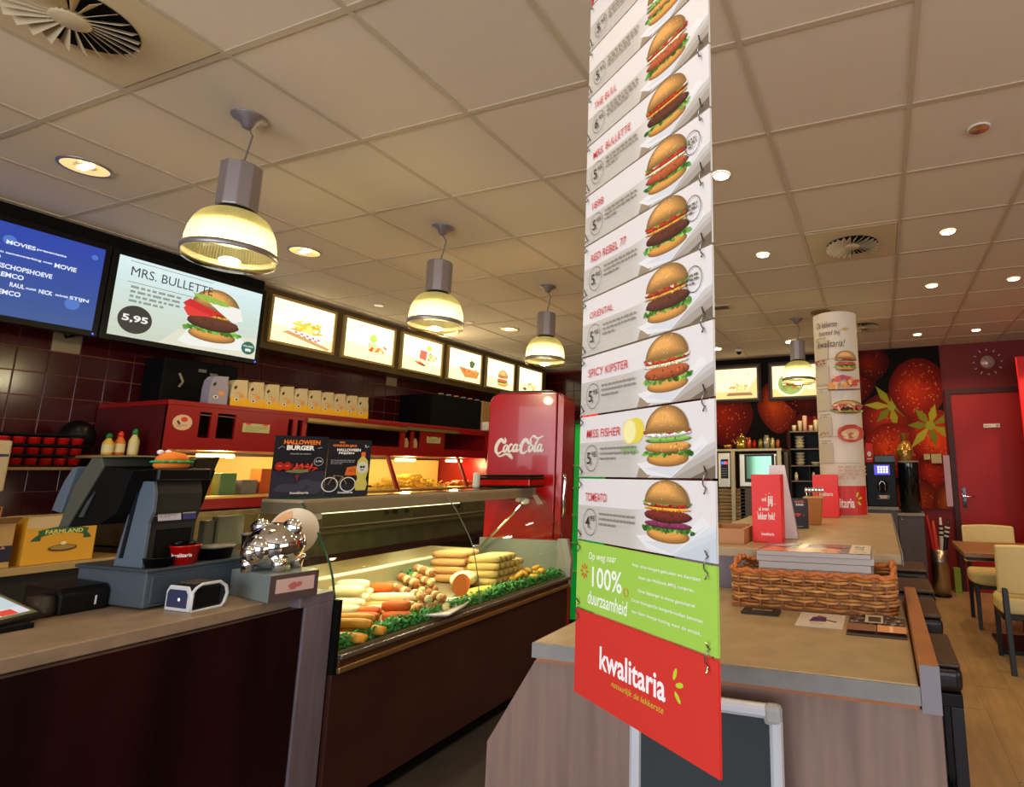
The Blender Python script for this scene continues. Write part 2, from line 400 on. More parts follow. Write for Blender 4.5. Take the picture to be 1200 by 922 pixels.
for a in ((-5.1, 4.6, 0, .5), (-5.1, 4.6, 2.6, 2.93)): wf.box(a[0], a[1], -3.1, -2.98, a[2], a[3])
for x in (-5.1, -3.4, -.7, 2.0, 4.4): wf.box(x, x+.2, -3.1, -2.98, .5, 2.6)
struct(wf.build('wall_front', mat('dark_shopfront', '#3b3634', .7)))
# recessed dark band over the screens, and the door in the back wall
struct(B(-4.66, -4.62, .4, 3.05, 2.815, 2.903).build('trim_1', bmatte))
d1 = struct(B(.862, 1.76, 7.615, 7.652, .005, 2.285).build('door_1', mat('door_red', '#980f0b', .5), bev=.003))
for o in (B(.80, .862, 7.60, 7.66, 0, 2.34).build('door_frame', mat('door_frame_dark', '#3a080b', .5), d1), B(1.76, 1.82, 7.60, 7.66, 0, 2.34).build('door_frame', MC['door_frame_dark'], d1), B(.80, 1.82, 7.598, 7.662, 2.285, 2.345).build('door_frame', MC['door_frame_dark'], d1)): pass
B(.895, .94, 7.607, 7.616, .93, 1.17).build('handle_plate', chrome, d1, bev=.003)
MB().tube([(.918, 7.607, 1.07), (.918, 7.565, 1.07), (.93, 7.56, 1.07), (1.04, 7.56, 1.07)], .009).build('door_handle', chrome, d1, smooth=True)
sg = B(1.19, 1.36, 7.605, 7.616, 1.868, 1.912).build('door_sign', paper, d1)
p = Pr(); p.small(.01, .015, .12, .02, '#7a6d68', 1); p.rect(.13, .008, .16, .036, '#b98f80'); p.build('sign_print', d1, plane((1.19, 7.605, 1.868), (1, 0, 0), (0, 0, 1)))
struct(B(.8+1.03, 4.5, 7.63, 7.65, 0, .09).build('baseboard_back', mat('dark_skirting', '#22090a', .5)))

# strawberry mural: a printed picture pasted on the back wall
def strawberry(p, cx, cy, rx, ry, rot, cap=None, base='#a8180f', seeds=70, lay=7):
    def T(x, y): return (cx+x*math.cos(rot)-y*math.sin(rot), cy+x*math.sin(rot)+y*math.cos(rot))
    def shape(k, ox=0, oy=0):
        pts = []
        for i in range(40):
            a = 2*PI*i/40; y = math.sin(a); x = math.cos(a)*(1-.28*max(0, -y)**1.3-.0*y); pts.append(T(ox*rx+x*rx*k, oy*ry+y*ry*k))
        return pts
    b = lin(base); b = [int(base[i:i+2], 16)/255 for i in (1, 3, 5)]
    for q in range(lay):
        k = 1-q*.13; f = .6+q*.085
        p.poly(shape(k, -.03*q, .015*q), (min(1, b[0]*f), min(1, b[1]*f*(1+.1*q)), min(1, b[2]*f)))
    p.l += 1; L = p.l
    for i in range(seeds):
        a = rnd.uniform(0, 6.28); r = math.sqrt(rnd.random())*.86; x = math.cos(a)*r*rx*.86; y = math.sin(a)*r*ry
        X, Y = T(x, y); p.ell(X, Y, rx*.022, rx*.035, rnd.choice(['#c9542c', '#d06a3a', '#7c0f0a']), 6, rot, lay=L)
    if cap:
        for i in range(7):
            a = i*.9+cap; L1 = rx*rnd.uniform(.75, 1.1); c0 = T(0, ry*.55)
            tip = (c0[0]+L1*math.cos(a), c0[1]+L1*math.sin(a)); m = ((c0[0]+tip[0])/2, (c0[1]+tip[1])/2); nx, ny = -math.sin(a)*rx*.14, math.cos(a)*rx*.14
            p.poly([c0, (m[0]+nx, m[1]+ny), tip, (m[0]-nx, m[1]-ny)], rnd.choice(['#8d8a22', '#a09a30', '#6f7020']))
        p.ell(*T(0, ry*.55), rx*.16, rx*.16, '#8c8a2c', 12)
p = Pr(.00004); MX = -2.15
p.rect(0, 0, 2.93, 1.98, '#0c0303')
def U(x): return x-MX
def V(z): return z-.92
strawberry(p, U(-1.95), V(2.1), .38, .42, .1, base='#8c140e')
strawberry(p, U(-1.24), V(2.22), .27, .36, .05, base='#b02a12')
strawberry(p, U(-.75), V(1.75), .4, .45, -.3, base='#8d120d')
strawberry(p, U(-.9), V(2.45), .3, .4, .4, base='#5c0a0a', seeds=20)
strawberry(p, U(-.25), V(2.55), .3, .32, .2, base='#7c0f0c', seeds=30)
strawberry(p, U(-.02), V(2.72), .22, .22, .2, base='#6c0e0c', seeds=20)
strawberry(p, U(.12), V(1.98), .34, .36, -.35, cap=.35, base='#8f1712', seeds=40)
strawberry(p, U(.17), V(1.62), .36, .34, .1, base='#b82213', seeds=120)
strawberry(p, U(.5), V(2.36), .335, .40, -.12, base='#a81c12', seeds=110)
strawberry(p, U(.72), V(1.72), .34, .40, .5, cap=.4, base='#c02414', seeds=70)
strawberry(p, U(.62), V(1.32), .22, .26, 0, base='#9a150f', seeds=50)
strawberry(p, U(.4), V(1.0), .26, .3, .2, base='#a32a12', seeds=50)
strawberry(p, U(.78), V(.98), .2, .3, -.2, base='#8e2a12', seeds=40)
# cut the print back to the mural sheet
v2 = [(min(2.93, max(0, a)), min(1.98, max(0, b)), l) for a, b, l in p.v]; p.v = v2
mural = B(MX, .78, 7.635, 7.65, .92, CZ-.003).build('strawberry_mural', mat('mural_sheet', '#1a0707', .9, spec=.2))
tag(mural, 'large strawberry photo mural covering the back wall left of the red door', 'mural')
p.build('printed_strawberries', mural, plane((MX, 7.635, .92), (1, 0, 0), (0, 0, 1)), print_mat('mural_ink', .9))

# ================================================================ CEILING FITTINGS
def pendant(loc, label):
    t = thing('pendant_lamp', label, 'lamp', (0, 0, 0), 'dome pendant lamps hanging from the ceiling')
    MB().lathe([(.068, 0), (.066, -.004), (.035, -.02), (.02, -.05), (.006, -.055)], n=24).build('ceiling_canopy', alum, t, smooth=True)
    MB().tube([(.004, 0, -.05), (.03, .005, -.09), (.022, 0, -.15), (0, 0, -.228)], .0035).build('cord', mat('grey_cord', '#6b645f', .6), t, smooth=True)
    MB().tube([(-.016, 0, -.237), (-.016, 0, -.222), (0, 0, -.215), (.016, 0, -.222), (.016, 0, -.237)], .004).build('hook', chrome, t, smooth=True)
    h = MB().lathe([(.074, -.232), (.076, -.236), (.076, -.425), (.074, -.43)], n=10).build('housing', alum, t, bev=.008, seg=3)
    MB().lathe([(.066, -.43), (.066, -.447)], n=24).build('collar', black_m, t)
    pr = [(.066, -.443), (.092, -.452), (.118, -.472), (.137, -.502), (.149, -.54), (.156, -.58), (.159, -.625)]
    MB().lathe(pr, n=48, cap=False).build('lamp_shade', MC.get('prism_acrylic') or shade_mat('prism_acrylic'), t, smooth=True)
    MB().lathe([(.159, -.615), (.165, -.617), (.165, -.64), (.159, -.642), (.156, -.63), (.159, -.615)], n=48, cap=False).build('shade_rim', alum, t, smooth=True)
    MB().lathe([(.158, -.640), (.158, -.662), (.13, -.672), (.0001, -.678)], n=40, cap=False).build('lens_glass', MC.get('lens_glass') or glass_mat('lens_glass', '#eeeccc'), t, smooth=True)
    MB().lathe([(.02, -.45), (.035, -.47), (.035, -.515)], n=16).build('bulb_socket', white_m, t)
    MB().lathe([(.10, -.50), (.112, -.512), (.114, -.56), (.10, -.566)], n=32).build('bulb', mat('pendant_glow_band', '#fff4b8', .5, emit=1.15, ecol='#ffeb90'), t, smooth=True)  # wide glowing drum stands in for the lit band refracted in the shade
    l = light('POINT', (0, 0, -.70), 13, (1, .86, .55), .05); l.parent = t
    t.location = loc
pendant((-2.50, 1.497, CZ), 'nearest dome pendant lamp, hanging in front of the burger screen')
pendant((-2.52, 2.707, CZ), 'dome pendant lamp second from the front, over the glass food case')
pendant((-2.53, 3.956, CZ), 'dome pendant lamp third from the front, above the red fridge')
pendant((-.712, 5.749, CZ), 'far dome pendant lamp beside the round menu column')

def downlight(x, y, r, label, on=True, warm='#ffd9a0', power=7, strength=25, group='ceiling downlights'):
    t = thing('ceiling_downlight', label, 'downlight', (x, y, CZ), group)
    MB().lathe([(r*1.0, CZ-.003), (r*1.12, CZ-.004), (r*1.15, CZ+.004)], (x, y, 0), 28, cap=False).build('trim_ring', white_m if r < .08 else alum, t, smooth=True)
    if r > .08:
        # faceted reflector bowl seen through the opening
        mb = MB(); n = 24
        for i in range(n):
            a = 2*PI*i/n; b = 2*PI*(i+1)/n; z = CZ-.001+(i % 2)*.003
            mb.add([(x+r*math.cos(a), y+r*math.sin(a), CZ-.002), (x+r*math.cos(b), y+r*math.sin(b), CZ-.002), (x+r*.45*math.cos(b), y+r*.45*math.sin(b), z+.004), (x+r*.45*math.cos(a), y+r*.45*math.sin(a), z+.004)], [(0, 1, 2, 3)])
        mb.build('reflector', mat('lit_reflector', '#d9b070', .2, .9, emit=1.1, ecol='#ffcf86'), t)
        B(x-r*.5, x+r*.5, y-r*.14, y-r*.02, CZ-.004, CZ+.001).build('lamp_tube', mat('tube_glow', '#fff4d8', .5, emit=8, ecol='#ffedc8'), t)
        B(x-r*.5, x+r*.5, y+r*.05, y+r*.17, CZ-.004, CZ+.001).build('lamp_tube', MC['tube_glow'], t)
    else:
        MB().lathe([(r, CZ-.002), (.001, CZ-.0035)], (x, y, 0), 20, cap=False).build('bulb', mat('halogen_glow', '#fff2d8', .5, emit=strength, ecol='#fff0d0') if on else mat('halogen_off', '#c9b49a', .15, .8), t)
    if on:
        l = light('SPOT', (x, y, CZ-.02), power, lin(warm), .04, (0, 0, 0), spot=2.3, blend=.6)
        l.parent = t; l.matrix_parent_inverse = Matrix.Translation(-t.location)
for x, y, q in ((-3.70, 1.495, 'in the ceiling tile in front of the blue screen'), (-3.715, 2.696, 'in the ceiling right of the nearest pendant lamp'), (-3.72, 5.087, 'in the ceiling between the second and third pendant lamps'), (-3.726, 6.014, 'in the ceiling right of the third pendant lamp')):
    downlight(x, y, .092, 'large round silver downlight %s' % q, power=12, warm='#ffe0a0')
for x, y, q in ((-1.883, 6.867, 'above the fries picture on the back wall'), (-.9, 6.792, 'between the far pendant lamp and the menu column')):
    downlight(x, y, .075, 'warm glowing round downlight %s' % q, power=8)
for x, y, q in ((-4.307, 3.892, 'above the second lit menu board'), (-3.925, 4.699, 'left of the third pendant lamp')):
    downlight(x, y, .04, 'small unlit downlight %s' % q, on=False)
for x, y, q in ((-.689, 2.689, 'right beside the hanging burger banner'), (-.696, 3.878, 'second along from the hanging banner'), (.513, 3.895, 'right of the square ceiling vent'), (.507, 5.062, 'in the middle of the right-hand ceiling'), (1.119, 5.103, 'nearest the right edge, above the red panel'), (1.103, 6.927, 'in front of the starburst clock'), (.5, 6.917, 'above the big strawberry of the mural')):
    downlight(x, y, .04, 'small bright halogen downlight %s' % q, power=26)
# unseen spots added along the downlight grid to brighten bar and room
for x, y in ((-.69, 1.45), (-.69, .25), (.51, 1.45), (-2.49, -.3), (1.11, 3.9)): light('SPOT', (x, y, CZ-.02), 22, lin('#ffd9a0'), .04, (0, 0, 0), spot=2.3, blend=.6)
downlight(.518, 2.687, .042, 'small unlit halogen downlight nearest the camera on the right', on=False)

def vent(x, y, r, label):
    t = thing('ceiling_vent', label, 'vent', (x, y, CZ), 'square ceiling vents with a swirl of vanes')
    B(x-.286, x+.286, y-.286, y+.286, CZ-.002, CZ+.014).build('vent_panel', vent_m, t, bev=.003)
    MB().lathe([(r, CZ-.004), (.001, CZ-.0045)], (x, y, 0), 40, cap=False).build('vent_recess_shade', bmatte, t)  # black disc stands in for the shaded recess behind the vanes
    n = 24; ri = r*.3
    for i in range(n):
        a = 2*PI*i/n; da = 2*PI/n*.62; c, s_ = math.cos(a), math.sin(a); c2, s2 = math.cos(a-da), math.sin(a-da)
        q = [(x+ri*c, y+ri*s_, CZ-.006), (x+r*c, y+r*s_, CZ-.006), (x+r*c2, y+r*s2, CZ-.034), (x+ri*c2, y+ri*s2, CZ-.016)]
        m = MB(); m.ext(q, (0, 0, -.0022)); m.build('vane', vent_m, t)
    MB().lathe([(ri*1.02, CZ-.005), (ri*1.02, CZ-.018), (ri*.9, CZ-.022), (.001, CZ-.023)], (x, y, 0), 24).build('vent_hub', vent_m, t, smooth=True)
vent(-2.486, .9, .175, 'square ceiling vent with swirl vanes nearest the camera on the left')
vent(-.086, 3.9, .17, 'square ceiling vent with swirl vanes over the long bar')
vent(-.086, 6.3, .17, 'far square ceiling vent above the round menu column')
t = thing('slot_vent', 'long dark slot vent in the ceiling right of the hanging banner', 'vent', (-1.4, 5.07, CZ))
B(-1.75, -1.22, 5.0, 5.14, CZ-.004, CZ+.003).build('vent_frame', vent_m, t)
for k in range(3): B(-1.72, -1.25, 5.02+k*.037, 5.043+k*.037, CZ-.006, CZ-.003).build('slot', mat('slot_dark', '#3b3022', .6), t)
o = MB().lathe([(.1, CZ), (.1, CZ-.004), (.085, CZ-.01), (.001, CZ-.012)], (-.449, 5.574, 0), 28).build('ceiling_speaker', mat('brown_grille', '#7c6138', .7), smooth=True)
tag(o, 'round brownish ceiling speaker just above the menu column', 'speaker')
t = thing('security_camera', 'small black and white dome camera on the ceiling near the back wall', 'camera', (-1.604, 7.0, CZ))
MB().lathe([(.05, CZ), (.05, CZ-.02), (.035, CZ-.03)], (-1.604, 7.0, 0), 20).build('camera_base', white_m, t, smooth=True)
MB().ball((-1.604, 7.0, CZ-.035), .034, .034, .034).build('camera_dome', black_m, t, smooth=True)
t = thing('security_camera', 'small grey camera on the ceiling above the burger screen', 'camera', (-4.3, 2.31, CZ))
B(-4.335, -4.265, 2.27, 2.35, CZ-.04, CZ).build('camera_body', mat('grey_plastic', '#8a8275', .5), t, bev=.008)
MB().ball((-4.255, 2.31, CZ-.03), .026, .026, .026).build('camera_dome', black_m, t, smooth=True)

# ================================================================ LEFT WALL: SCREENS AND LIT MENU BOARDS
PE = print_mat('screen_light', .3, emit=1.0)
PL = print_mat('lightbox_light', .4, emit=1.9)
def screen(y0, y1, label, paint):
    t = thing('menu_screen', label, 'screen', (-4.6, (y0+y1)/2, 2.21), 'digital screens on the left wall')
    B(-4.61, -4.556, y0, y1, 2.208, 2.812).build('screen_casing', black_m, t, bev=.004)
    B(-4.956, -4.61, (y0+y1)/2-.08, (y0+y1)/2+.08, 2.40, 2.6).build('wall_bracket', bmatte, t)
    B(-4.556, -4.553, y0+.034, y1-.034, 2.244, 2.772).build('display', mat('display_dark', '#08090c', .2), t)
    p = Pr(); paint(p, y1-y0-.068, .528); p.build('screen_picture', t, plane((-4.553, y0+.034, 2.244), (0, 1, 0), (0, 0, 1)), PE)
    B(-4.556, -4.552, y1-.03, y1-.022, 2.222, 2.23).build('status_led', mat('blue_led', '#3a4cff', .5, emit=4), t)
def pic1(p, W, H):
    n = 12
    for i in range(n):
        k = i/(n-1); p.rect(0, H*i/n, W, H*(i+1)/n, (.15+.05*(1-k), .33-.07*k, .58+.08*k), lay=1)
    p.l = 1
    for x, y, r in ((.86, .14, .035), (.53, .43, .028), (.2, .3, .03), (.4, .1, .02), (.93, .46, .016)): p.ell(x*W/.98, y, r, r, '#4d78c8', 20)
    tx = [('MOVIES', .50, .405, .12, .024), ('presentatie', .625, .408, .13, .016), ('in samenwerking met', .48, .345, .22, .016), ('MOVIE', .71, .336, .10, .028), ('D', .47, .31, .02, .026), ('RABISSCHOPSHOEVE', .42, .262, .29, .028), ('REMCO', .485, .215, .11, .028),
          ('MIN', .45, .162, .05, .026), ('RAUL', .545, .166, .06, .026), ('NICK', .665, .162, .06, .026), ('STIJN', .80, .16, .09, .026), ('REMCO', .485, .115, .11, .028), ('muziek', .61, .17, .045, .014), ('techniek', .735, .168, .06, .014)]
    for s_, x, y, w_, h_ in tx: p.text(s_, x-.02, y, w_, h_, '#e8eeff', bold=.03)
screen(1.062, 2.041, 'blue digital screen with white credits at the left edge', pic1)
def pic2(p, W, H):
    n = 10
    for i in range(n): p.rect(0, H*i/n, W, H*(i+1)/n, [('#c9d3c0', '#cdd6c6', '#cfdacb', '#cfdccf', '#cfe0d4', '#cfe2da', '#d2e6e0', '#d5e9e6', '#d8ecec', '#dcf0f0')[i]][0], lay=1)
    p.l = 1
    p.poly([(W*.3, 0), (W*.42, .12), (W, .16), (W, .0)], '#e0dfca'); p.poly([(W*.42, .04), (W*.5, .02), (W*.97, .05), (W*.86, .15), (W*.5, .17)], '#eef0ea')
    p.rect(.06, .505, .56, .508, '#3c3c3a'); p.rect(.06, .365, .55, .368, '#3c3c3a')
    burger(p, .60, .27, .38, .40, 0)
    p.poly([(.38, .31), (.42, .35), (.62, .29), (.56, .245), (.44, .25)], '#d2262b'); p.poly([(.385, .275), (.41, .30), (.58, .255), (.42, .225)], '#e23a36')
    p.poly([(.52, .37), (.76, .36), (.79, .27), (.72, .24), (.62, .30)], '#f2f1e8'); p.ell(.56, .375, .13, .022, '#9bbf4a', 30, -.1, .15)
    p.text('MRS. BULLETTE', .065, .405, .49, .062, '#34322f')
    p.small(.075, .325, .29, .031, '#8f9690', 4)
    p.ell(.125, .118, .093, .093, '#35342f', 40); p.text('5,95', .055, .095, .14, .052, '#f2f2ee', bold=.03)
    p.ell(.85, .075, .05, .05, '#17664f', 32); p.text('HOLLANDS', .812, .082, .076, .014, '#e8f0ea', bold=.02); p.ell(.85, .06, .024, .011, '#e8f0ea', 14); p.rect(.832, .045, .838, .06, '#e8f0ea'); p.rect(.862, .045, .868, .06, '#e8f0ea')
screen(2.046, 3.032, 'bright digital screen showing the 5,95 burger', pic2)

t = thing('menu_board_casing', 'long brown wall casing that carries the row of lit menu boards', 'casing', (-4.85, 5.3, 2.39))
mc = mat('casing_brown', '#5d4a26', .5)
B(-4.956, -4.735, 3.06, 7.45, 2.385, 2.9).build('casing_body', mc, t)
frm = mat('board_frame', '#b99f63', .45, .3)
def menuboard(k, label, food):
    y0 = 3.18+k*.703; t = thing('lit_menu_board', label, 'menu board', (-4.72, y0+.31, 2.44), 'row of lit menu boards')
    for b in ((y0, y0+.62, 2.44, 2.462), (y0, y0+.62, 2.83, 2.852), (y0, y0+.022, 2.462, 2.83), (y0+.598, y0+.62, 2.462, 2.83)):
        B(-4.735, -4.7, b[0], b[1], b[2], b[3]).build('frame_bar', frm, t, bev=.003)
    B(-4.735, -4.715, y0+.022, y0+.598, 2.462, 2.83).build('light_panel', paper, t)
    p = Pr(); W, H = .576, .368
    p.rect(0, 0, W, H, '#fff3c4'); p.poly([(0, 0), (W, 0), (W, .09), (W*.6, .13), (0, .15)], '#f6dfa0')
    p.small(.03, .33, .2, .014, '#c7b48a', 2); p.small(.03, .28, .1, .014, '#c7b48a', 2)
    food(p, W, H); p.build('backlit_picture', t, plane((-4.715, y0+.022, 2.462), (0, 1, 0), (0, 0, 1)), PL)
def f_fries(p, W, H): fries(p, W*.55, H*.4, W*.62, H*.5, 34); p.poly([(W*.14, H*.24), (W*.25, H*.3), (W*.95, H*.06), (W*.9, 0)], '#a98552')
def f_snack(p, W, H): blobs(p, W*.66, H*.36, W*.46, H*.25, ['#e06a3a', '#d8482f', '#f0a95a', '#f4c882'], 22); p.ell(W*.55, H*.62, W*.07, H*.12, '#a9bf52', 20, jit=.15); p.rect(W*.4, H*.16, W*.95, H*.18, '#e8c0a0')
def f_box(p, W, H): p.poly([(W*.42, H*.4), (W*.6, H*.36), (W*.62, H*.66), (W*.44, H*.66)], '#e0604a'); blobs(p, W*.75, H*.5, W*.3, H*.34, ['#efb05a', '#f3c77c', '#dd7a3a'], 14); p.ell(W*.65, H*.76, W*.07, H*.09, '#b8c860', 14, jit=.2); p.ell(W*.45, H*.24, W*.14, H*.045, '#7a4a28', 16, -.2); blobs(p, W*.45, H*.27, W*.25, H*.1, ['#e0582f', '#e89a50'], 8)
def f_tray(p, W, H): p.poly([(W*.3, H*.46), (W*.98, H*.4), (W*.9, H*.16), (W*.5, H*.14)], '#b5773a'); blobs(p, W*.66, H*.38, W*.5, H*.16, ['#dd6a32', '#efa24c', '#b8442a'], 20); p.ell(W*.7, H*.62, W*.09, H*.12, '#4f5f34', 20, jit=.2)
def f_ham(p, W, H): burger(p, W*.58, H*.4, W*.42, H*.6, 1)
def f_last(p, W, H): blobs(p, W*.6, H*.35, W*.5, H*.3, ['#efb868', '#f0ca8c', '#d98a4a'], 18); p.ell(W*.25, H*.2, W*.08, H*.06, '#5c4a30', 12)
for k, (l, f) in enumerate((('lit menu board with fries in a red checked cone, first of the row', f_fries), ('lit menu board with red snacks, second of the row', f_snack), ('lit menu board with a red striped box, third of the row', f_box), ('lit menu board with a wooden tray of snacks and herb tuft, fourth of the row', f_tray), ('lit menu board with a burger, fifth of the row', f_ham), ('lit menu board half hidden above the red fridge, last of the row', f_last))): menuboard(k, l, f)
light('AREA', (-4.5, 5.0, 2.6), 14, (1, .85, .5), 3.6, (0, PI/2+.35, 0), .3, name='menu_board_glow').rotation_euler = (0, -PI/2-.5, 0)

# junction box with cables under the screens
t = thing('junction_box', 'black wall box with loose cables under the burger screen', 'box', (-4.85, 2.75, 1.9))
B(-4.949, -4.72, 2.5, 3.0, 1.86, 2.19).build('box_body', bmatte, t, bev=.01)
MB().tube([(-4.71, 2.78, 2.0), (-4.68, 2.82, 1.95), (-4.69, 2.9, 1.97), (-4.71, 2.97, 1.93), (-4.72, 2.99, 1.88)], .005).build('cable', mat('pale_cable', '#8d8266', .6), t, smooth=True)
for a, b in ((2.72, 2.11), (2.8, 2.09)): B(-4.722, -4.712, a, a+.05, b, b+.022).build('label_strip', mat('dull_label', '#77746c', .6), t)
MB().tube([(-4.715, 2.6, 2.08), (-4.7, 2.62, 2.02), (-4.7, 2.6, 1.98)], .008).build('plug_cable', MC['pale_cable'], t)
t = tag(MB().tube([(-4.93, 2.03, 2.3), (-4.92, 2.05, 2.24), (-4.93, 2.1, 2.27), (-4.92, 2.14, 2.31)], .009).build('wall_cable', black_m, smooth=True), 'short black cable looping over the beige wall tile', 'cable')

# ---- shelf with red sauce tubs
sh = tag(B(-4.949, -4.52, 1.3, 2.2, 1.392, 1.408).build('wall_shelf', mat('shelf_edge', '#8f6f45', .5)), 'thin wooden wall shelf under the red tubs', 'shelf')
def tub(loc=None):
    o = MB().lathe([(.023, 0), (.0265, .030), (.0275, .031), (.0275, .036), (.02, .037)], n=14).build('sauce_tub', mat('red_tub', '#c81a10', .3), smooth=True)
    return tag(o, 'small red sauce tub in the block of tubs on the wall shelf', 'tub', 'red tubs stacked on the wall shelf')
o0 = tub(); o0.scale = (1.08, 1.08, 1.08); k = 0
for q in range(4):
    o = B(-4.66, -4.54, 1.70, 2.09, 1.4082+q*.0602, 1.4082+q*.0602+.012).build('tub_gap_shade', bmatte); tag(o, 'black slab for the dark gap in the red sauce tub stack, %s' % ['lowest', 'second from below', 'third from below', 'topmost'][q], 'tray')  # black slabs stand in for the dark gaps between the tub rows
o = B(-4.68, -4.66, 1.70, 2.09, 1.4082, 1.60).build('tub_gap_back', bmatte); tag(o, 'black sheet for the dark gaps behind the red sauce tubs', 'board')
for r in range(3):
    for c_ in range(6):
        o = o0 if k == 0 else link(o0.copy()); k += 1; o.location = (-4.60, 1.735+c_*.0635, 1.4205+r*.0602)
        o['label'] = 'red sauce tub on the wall shelf, %s row, %s from the right' % (['bottom', 'middle', 'top'][r], ['sixth', 'fifth', 'fourth', 'third', 'second', 'first'][c_])
# ---- back counter on the far left with cartons
t = thing('back_counter', 'wooden-edged back counter below the shelf of red tubs', 'counter', (-4.55, 1.2, 0))
B(-4.949, -4.16, -.4, 2.2, .862, .9).build('countertop', mat('pale_wood_top', '#a88a55', .4), t, bev=.004)
B(-4.949, -4.22, -.4, 2.18, 0, .862).build('cabinet', mat('dark_cabinet', '#1b1310', .6), t)
t = thing('food_carton', 'yellow food carton with a green banner label on the back counter', 'carton', (-4.3, 1.9, .9))
B(-4.42, -4.21, 1.74, 2.03, .9005, 1.145).build('carton_body', mat('yellow_card', '#d79a25', .5), t, bev=.002)
B(-4.42, -4.209, 1.742, 2.028, 1.085, 1.146).build('carton_top_band', mat('pale_card', '#c8a978', .6), t)
p = Pr(); W = .29
pts = [(.05+.2*i/8, .155+.018*math.sin(PI*i/8)) for i in range(9)]; p.line(pts, .034, '#1d5a34'); p.poly([(.02, .12), (.06, .12), (.06, .16), (.035, .14)], '#174a2a'); p.poly([(.27, .12), (.235, .12), (.235, .16), (.26, .14)], '#174a2a')
p.text('FARMLAND', .075, .152, .155, .022, '#d9cf6a', bold=.03); p.ell(.155, .075, .06, .018, '#4a2f1a', 20); p.ell(.155, .078, .052, .012, '#9c7a3a', 20); p.ell(.155, .1, .012, .01, '#e8dcae', 10)
p.build('carton_print', t, plane((-4.209, 1.74, .9), (0, 1, 0), (0, 0, 1)))
t = thing('food_carton', 'brown open carton with a dark blue band at the left edge', 'carton', (-4.3, 1.6, .9))
B(-4.44, -4.215, 1.42, 1.70, .9005, 1.12).build('carton_body', card, t, bev=.002)
B(-4.2145, -4.2125, 1.42, 1.70, .93, 1.01).build('blue_band', mat('blue_band', '#16162e', .5), t)
MB().ext([(-4.215, 1.42, 1.12), (-4.215, 1.70, 1.12), (-4.13, 1.69, 1.155), (-4.13, 1.43, 1.155)], (0, 0, .003)).build('carton_flap', card, t)
p = Pr(); p.ring(.2, .045, .025, .025, .008, '#d8c9a0', 16); p.ell(.2, .045, .01, .01, '#b03020', 10); p.poly([(.235, .065), (.255, .065), (.245, .08)], '#c97a8a'); p.build('carton_print', t, plane((-4.2125, 1.42, .93), (0, 1, 0), (0, 0, 1)))
for i, (a, b) in enumerate(((1.6, 1.67), (1.7, 1.66), (1.78, 1.86))):
    pass
o = MB().tube([(-4.3, 1.60, 1.13), (-4.32, 1.62, 1.18), (-4.32, 1.655, 1.205), (-4.3, 1.67, 1.2), (-4.3, 1.665, 1.13)], .003).build('string_loop', mat('straw_string', '#a8652a', .7)); tag(o, 'thin brown string loop sticking up out of the open carton', 'string')
t = thing('paper_dispenser', 'pale wall dispenser with a blue stripe at the far left edge', 'dispenser', (-4.7, 1.65, 1.18))
B(-4.5, -4.3, 1.44, 1.664, 1.28, 1.545).build('dispenser_body', mat('pale_dispenser', '#b9a37c', .5), t, bev=.01)
B(-4.949, -4.5, 1.5, 1.64, 1.42, 1.50).build('wall_arm', MC['pale_dispenser'], t)
B(-4.3, -4.298, 1.45, 1.655, 1.46, 1.473).build('blue_stripe', mat('blue_stripe', '#23264c', .5), t)

# ================================================================ HEATED SNACK CABINET ALONG THE LEFT WALL
HX = -4.2
t = thing('heated_cabinet', 'long red heated snack cabinet with lit windows along the tiled wall', 'cabinet', (-4.5, 3.9, 0))
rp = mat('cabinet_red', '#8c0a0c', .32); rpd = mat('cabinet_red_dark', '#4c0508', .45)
B(-4.94, HX, 2.28, 5.46, 1.8, 1.832).build('top_panel', rp, t, bev=.004)
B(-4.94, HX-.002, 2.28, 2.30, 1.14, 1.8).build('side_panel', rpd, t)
B(-4.94, HX, 5.44, 5.46, 1.14, 1.8).build('side_panel', rp, t)
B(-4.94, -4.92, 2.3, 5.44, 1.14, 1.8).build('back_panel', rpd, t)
B(HX-.02, HX, 2.28, 5.46, 1.77, 1.8).build('fascia_rail', rp, t)
B(HX-.02, HX, 2.28, 5.46, 1.52, 1.60).build('fascia_rail', rp, t)
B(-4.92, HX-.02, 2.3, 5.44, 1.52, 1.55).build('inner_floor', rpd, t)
for a, b in ((2.28, 2.468), (2.54, 2.578), (2.695, 3.075), (3.115, 3.148), (3.19, 3.225), (4.17, 4.225), (4.30, 4.335), (4.42, 4.75), (5.40, 5.46)):
    B(HX-.02, HX-.001, a, b, 1.60, 1.77).build('fascia_panel', rp, t)
for a, b in ((2.468, 2.54), (2.578, 2.695)):
    MB().tube([(HX-.01, a, 1.752), (HX-.01, b, 1.748)], .004).build('slot_rod', steel, t)
o = MB().tube([(HX+.012, 3.22, 1.775), (HX+.012, 4.22, 1.76)], .022).build('cover_tube', mat('brass_tube', '#9a7c42', .4, .4), t, smooth=True)
B(HX-.0, HX+.02, 4.225, 4.93, 1.765, 1.795).build('cover_strip', mat('olive_strip', '#6c5a2c', .5), t)
p = Pr(); p.ell(.0, 0, .056, .05, '#d9b38c', 30); p.ell(.008, .02, .02, .016, '#c8351f', 14); p.line([(-.03, .01), (-.015, -.012)], .012, '#2b1c18'); p.small(-.03, -.02, .06, .01, '#9b6a50', 2); p.build('round_sticker', t, plane((HX, 2.372, 1.692), (0, 1, 0), (0, 0, 1)))
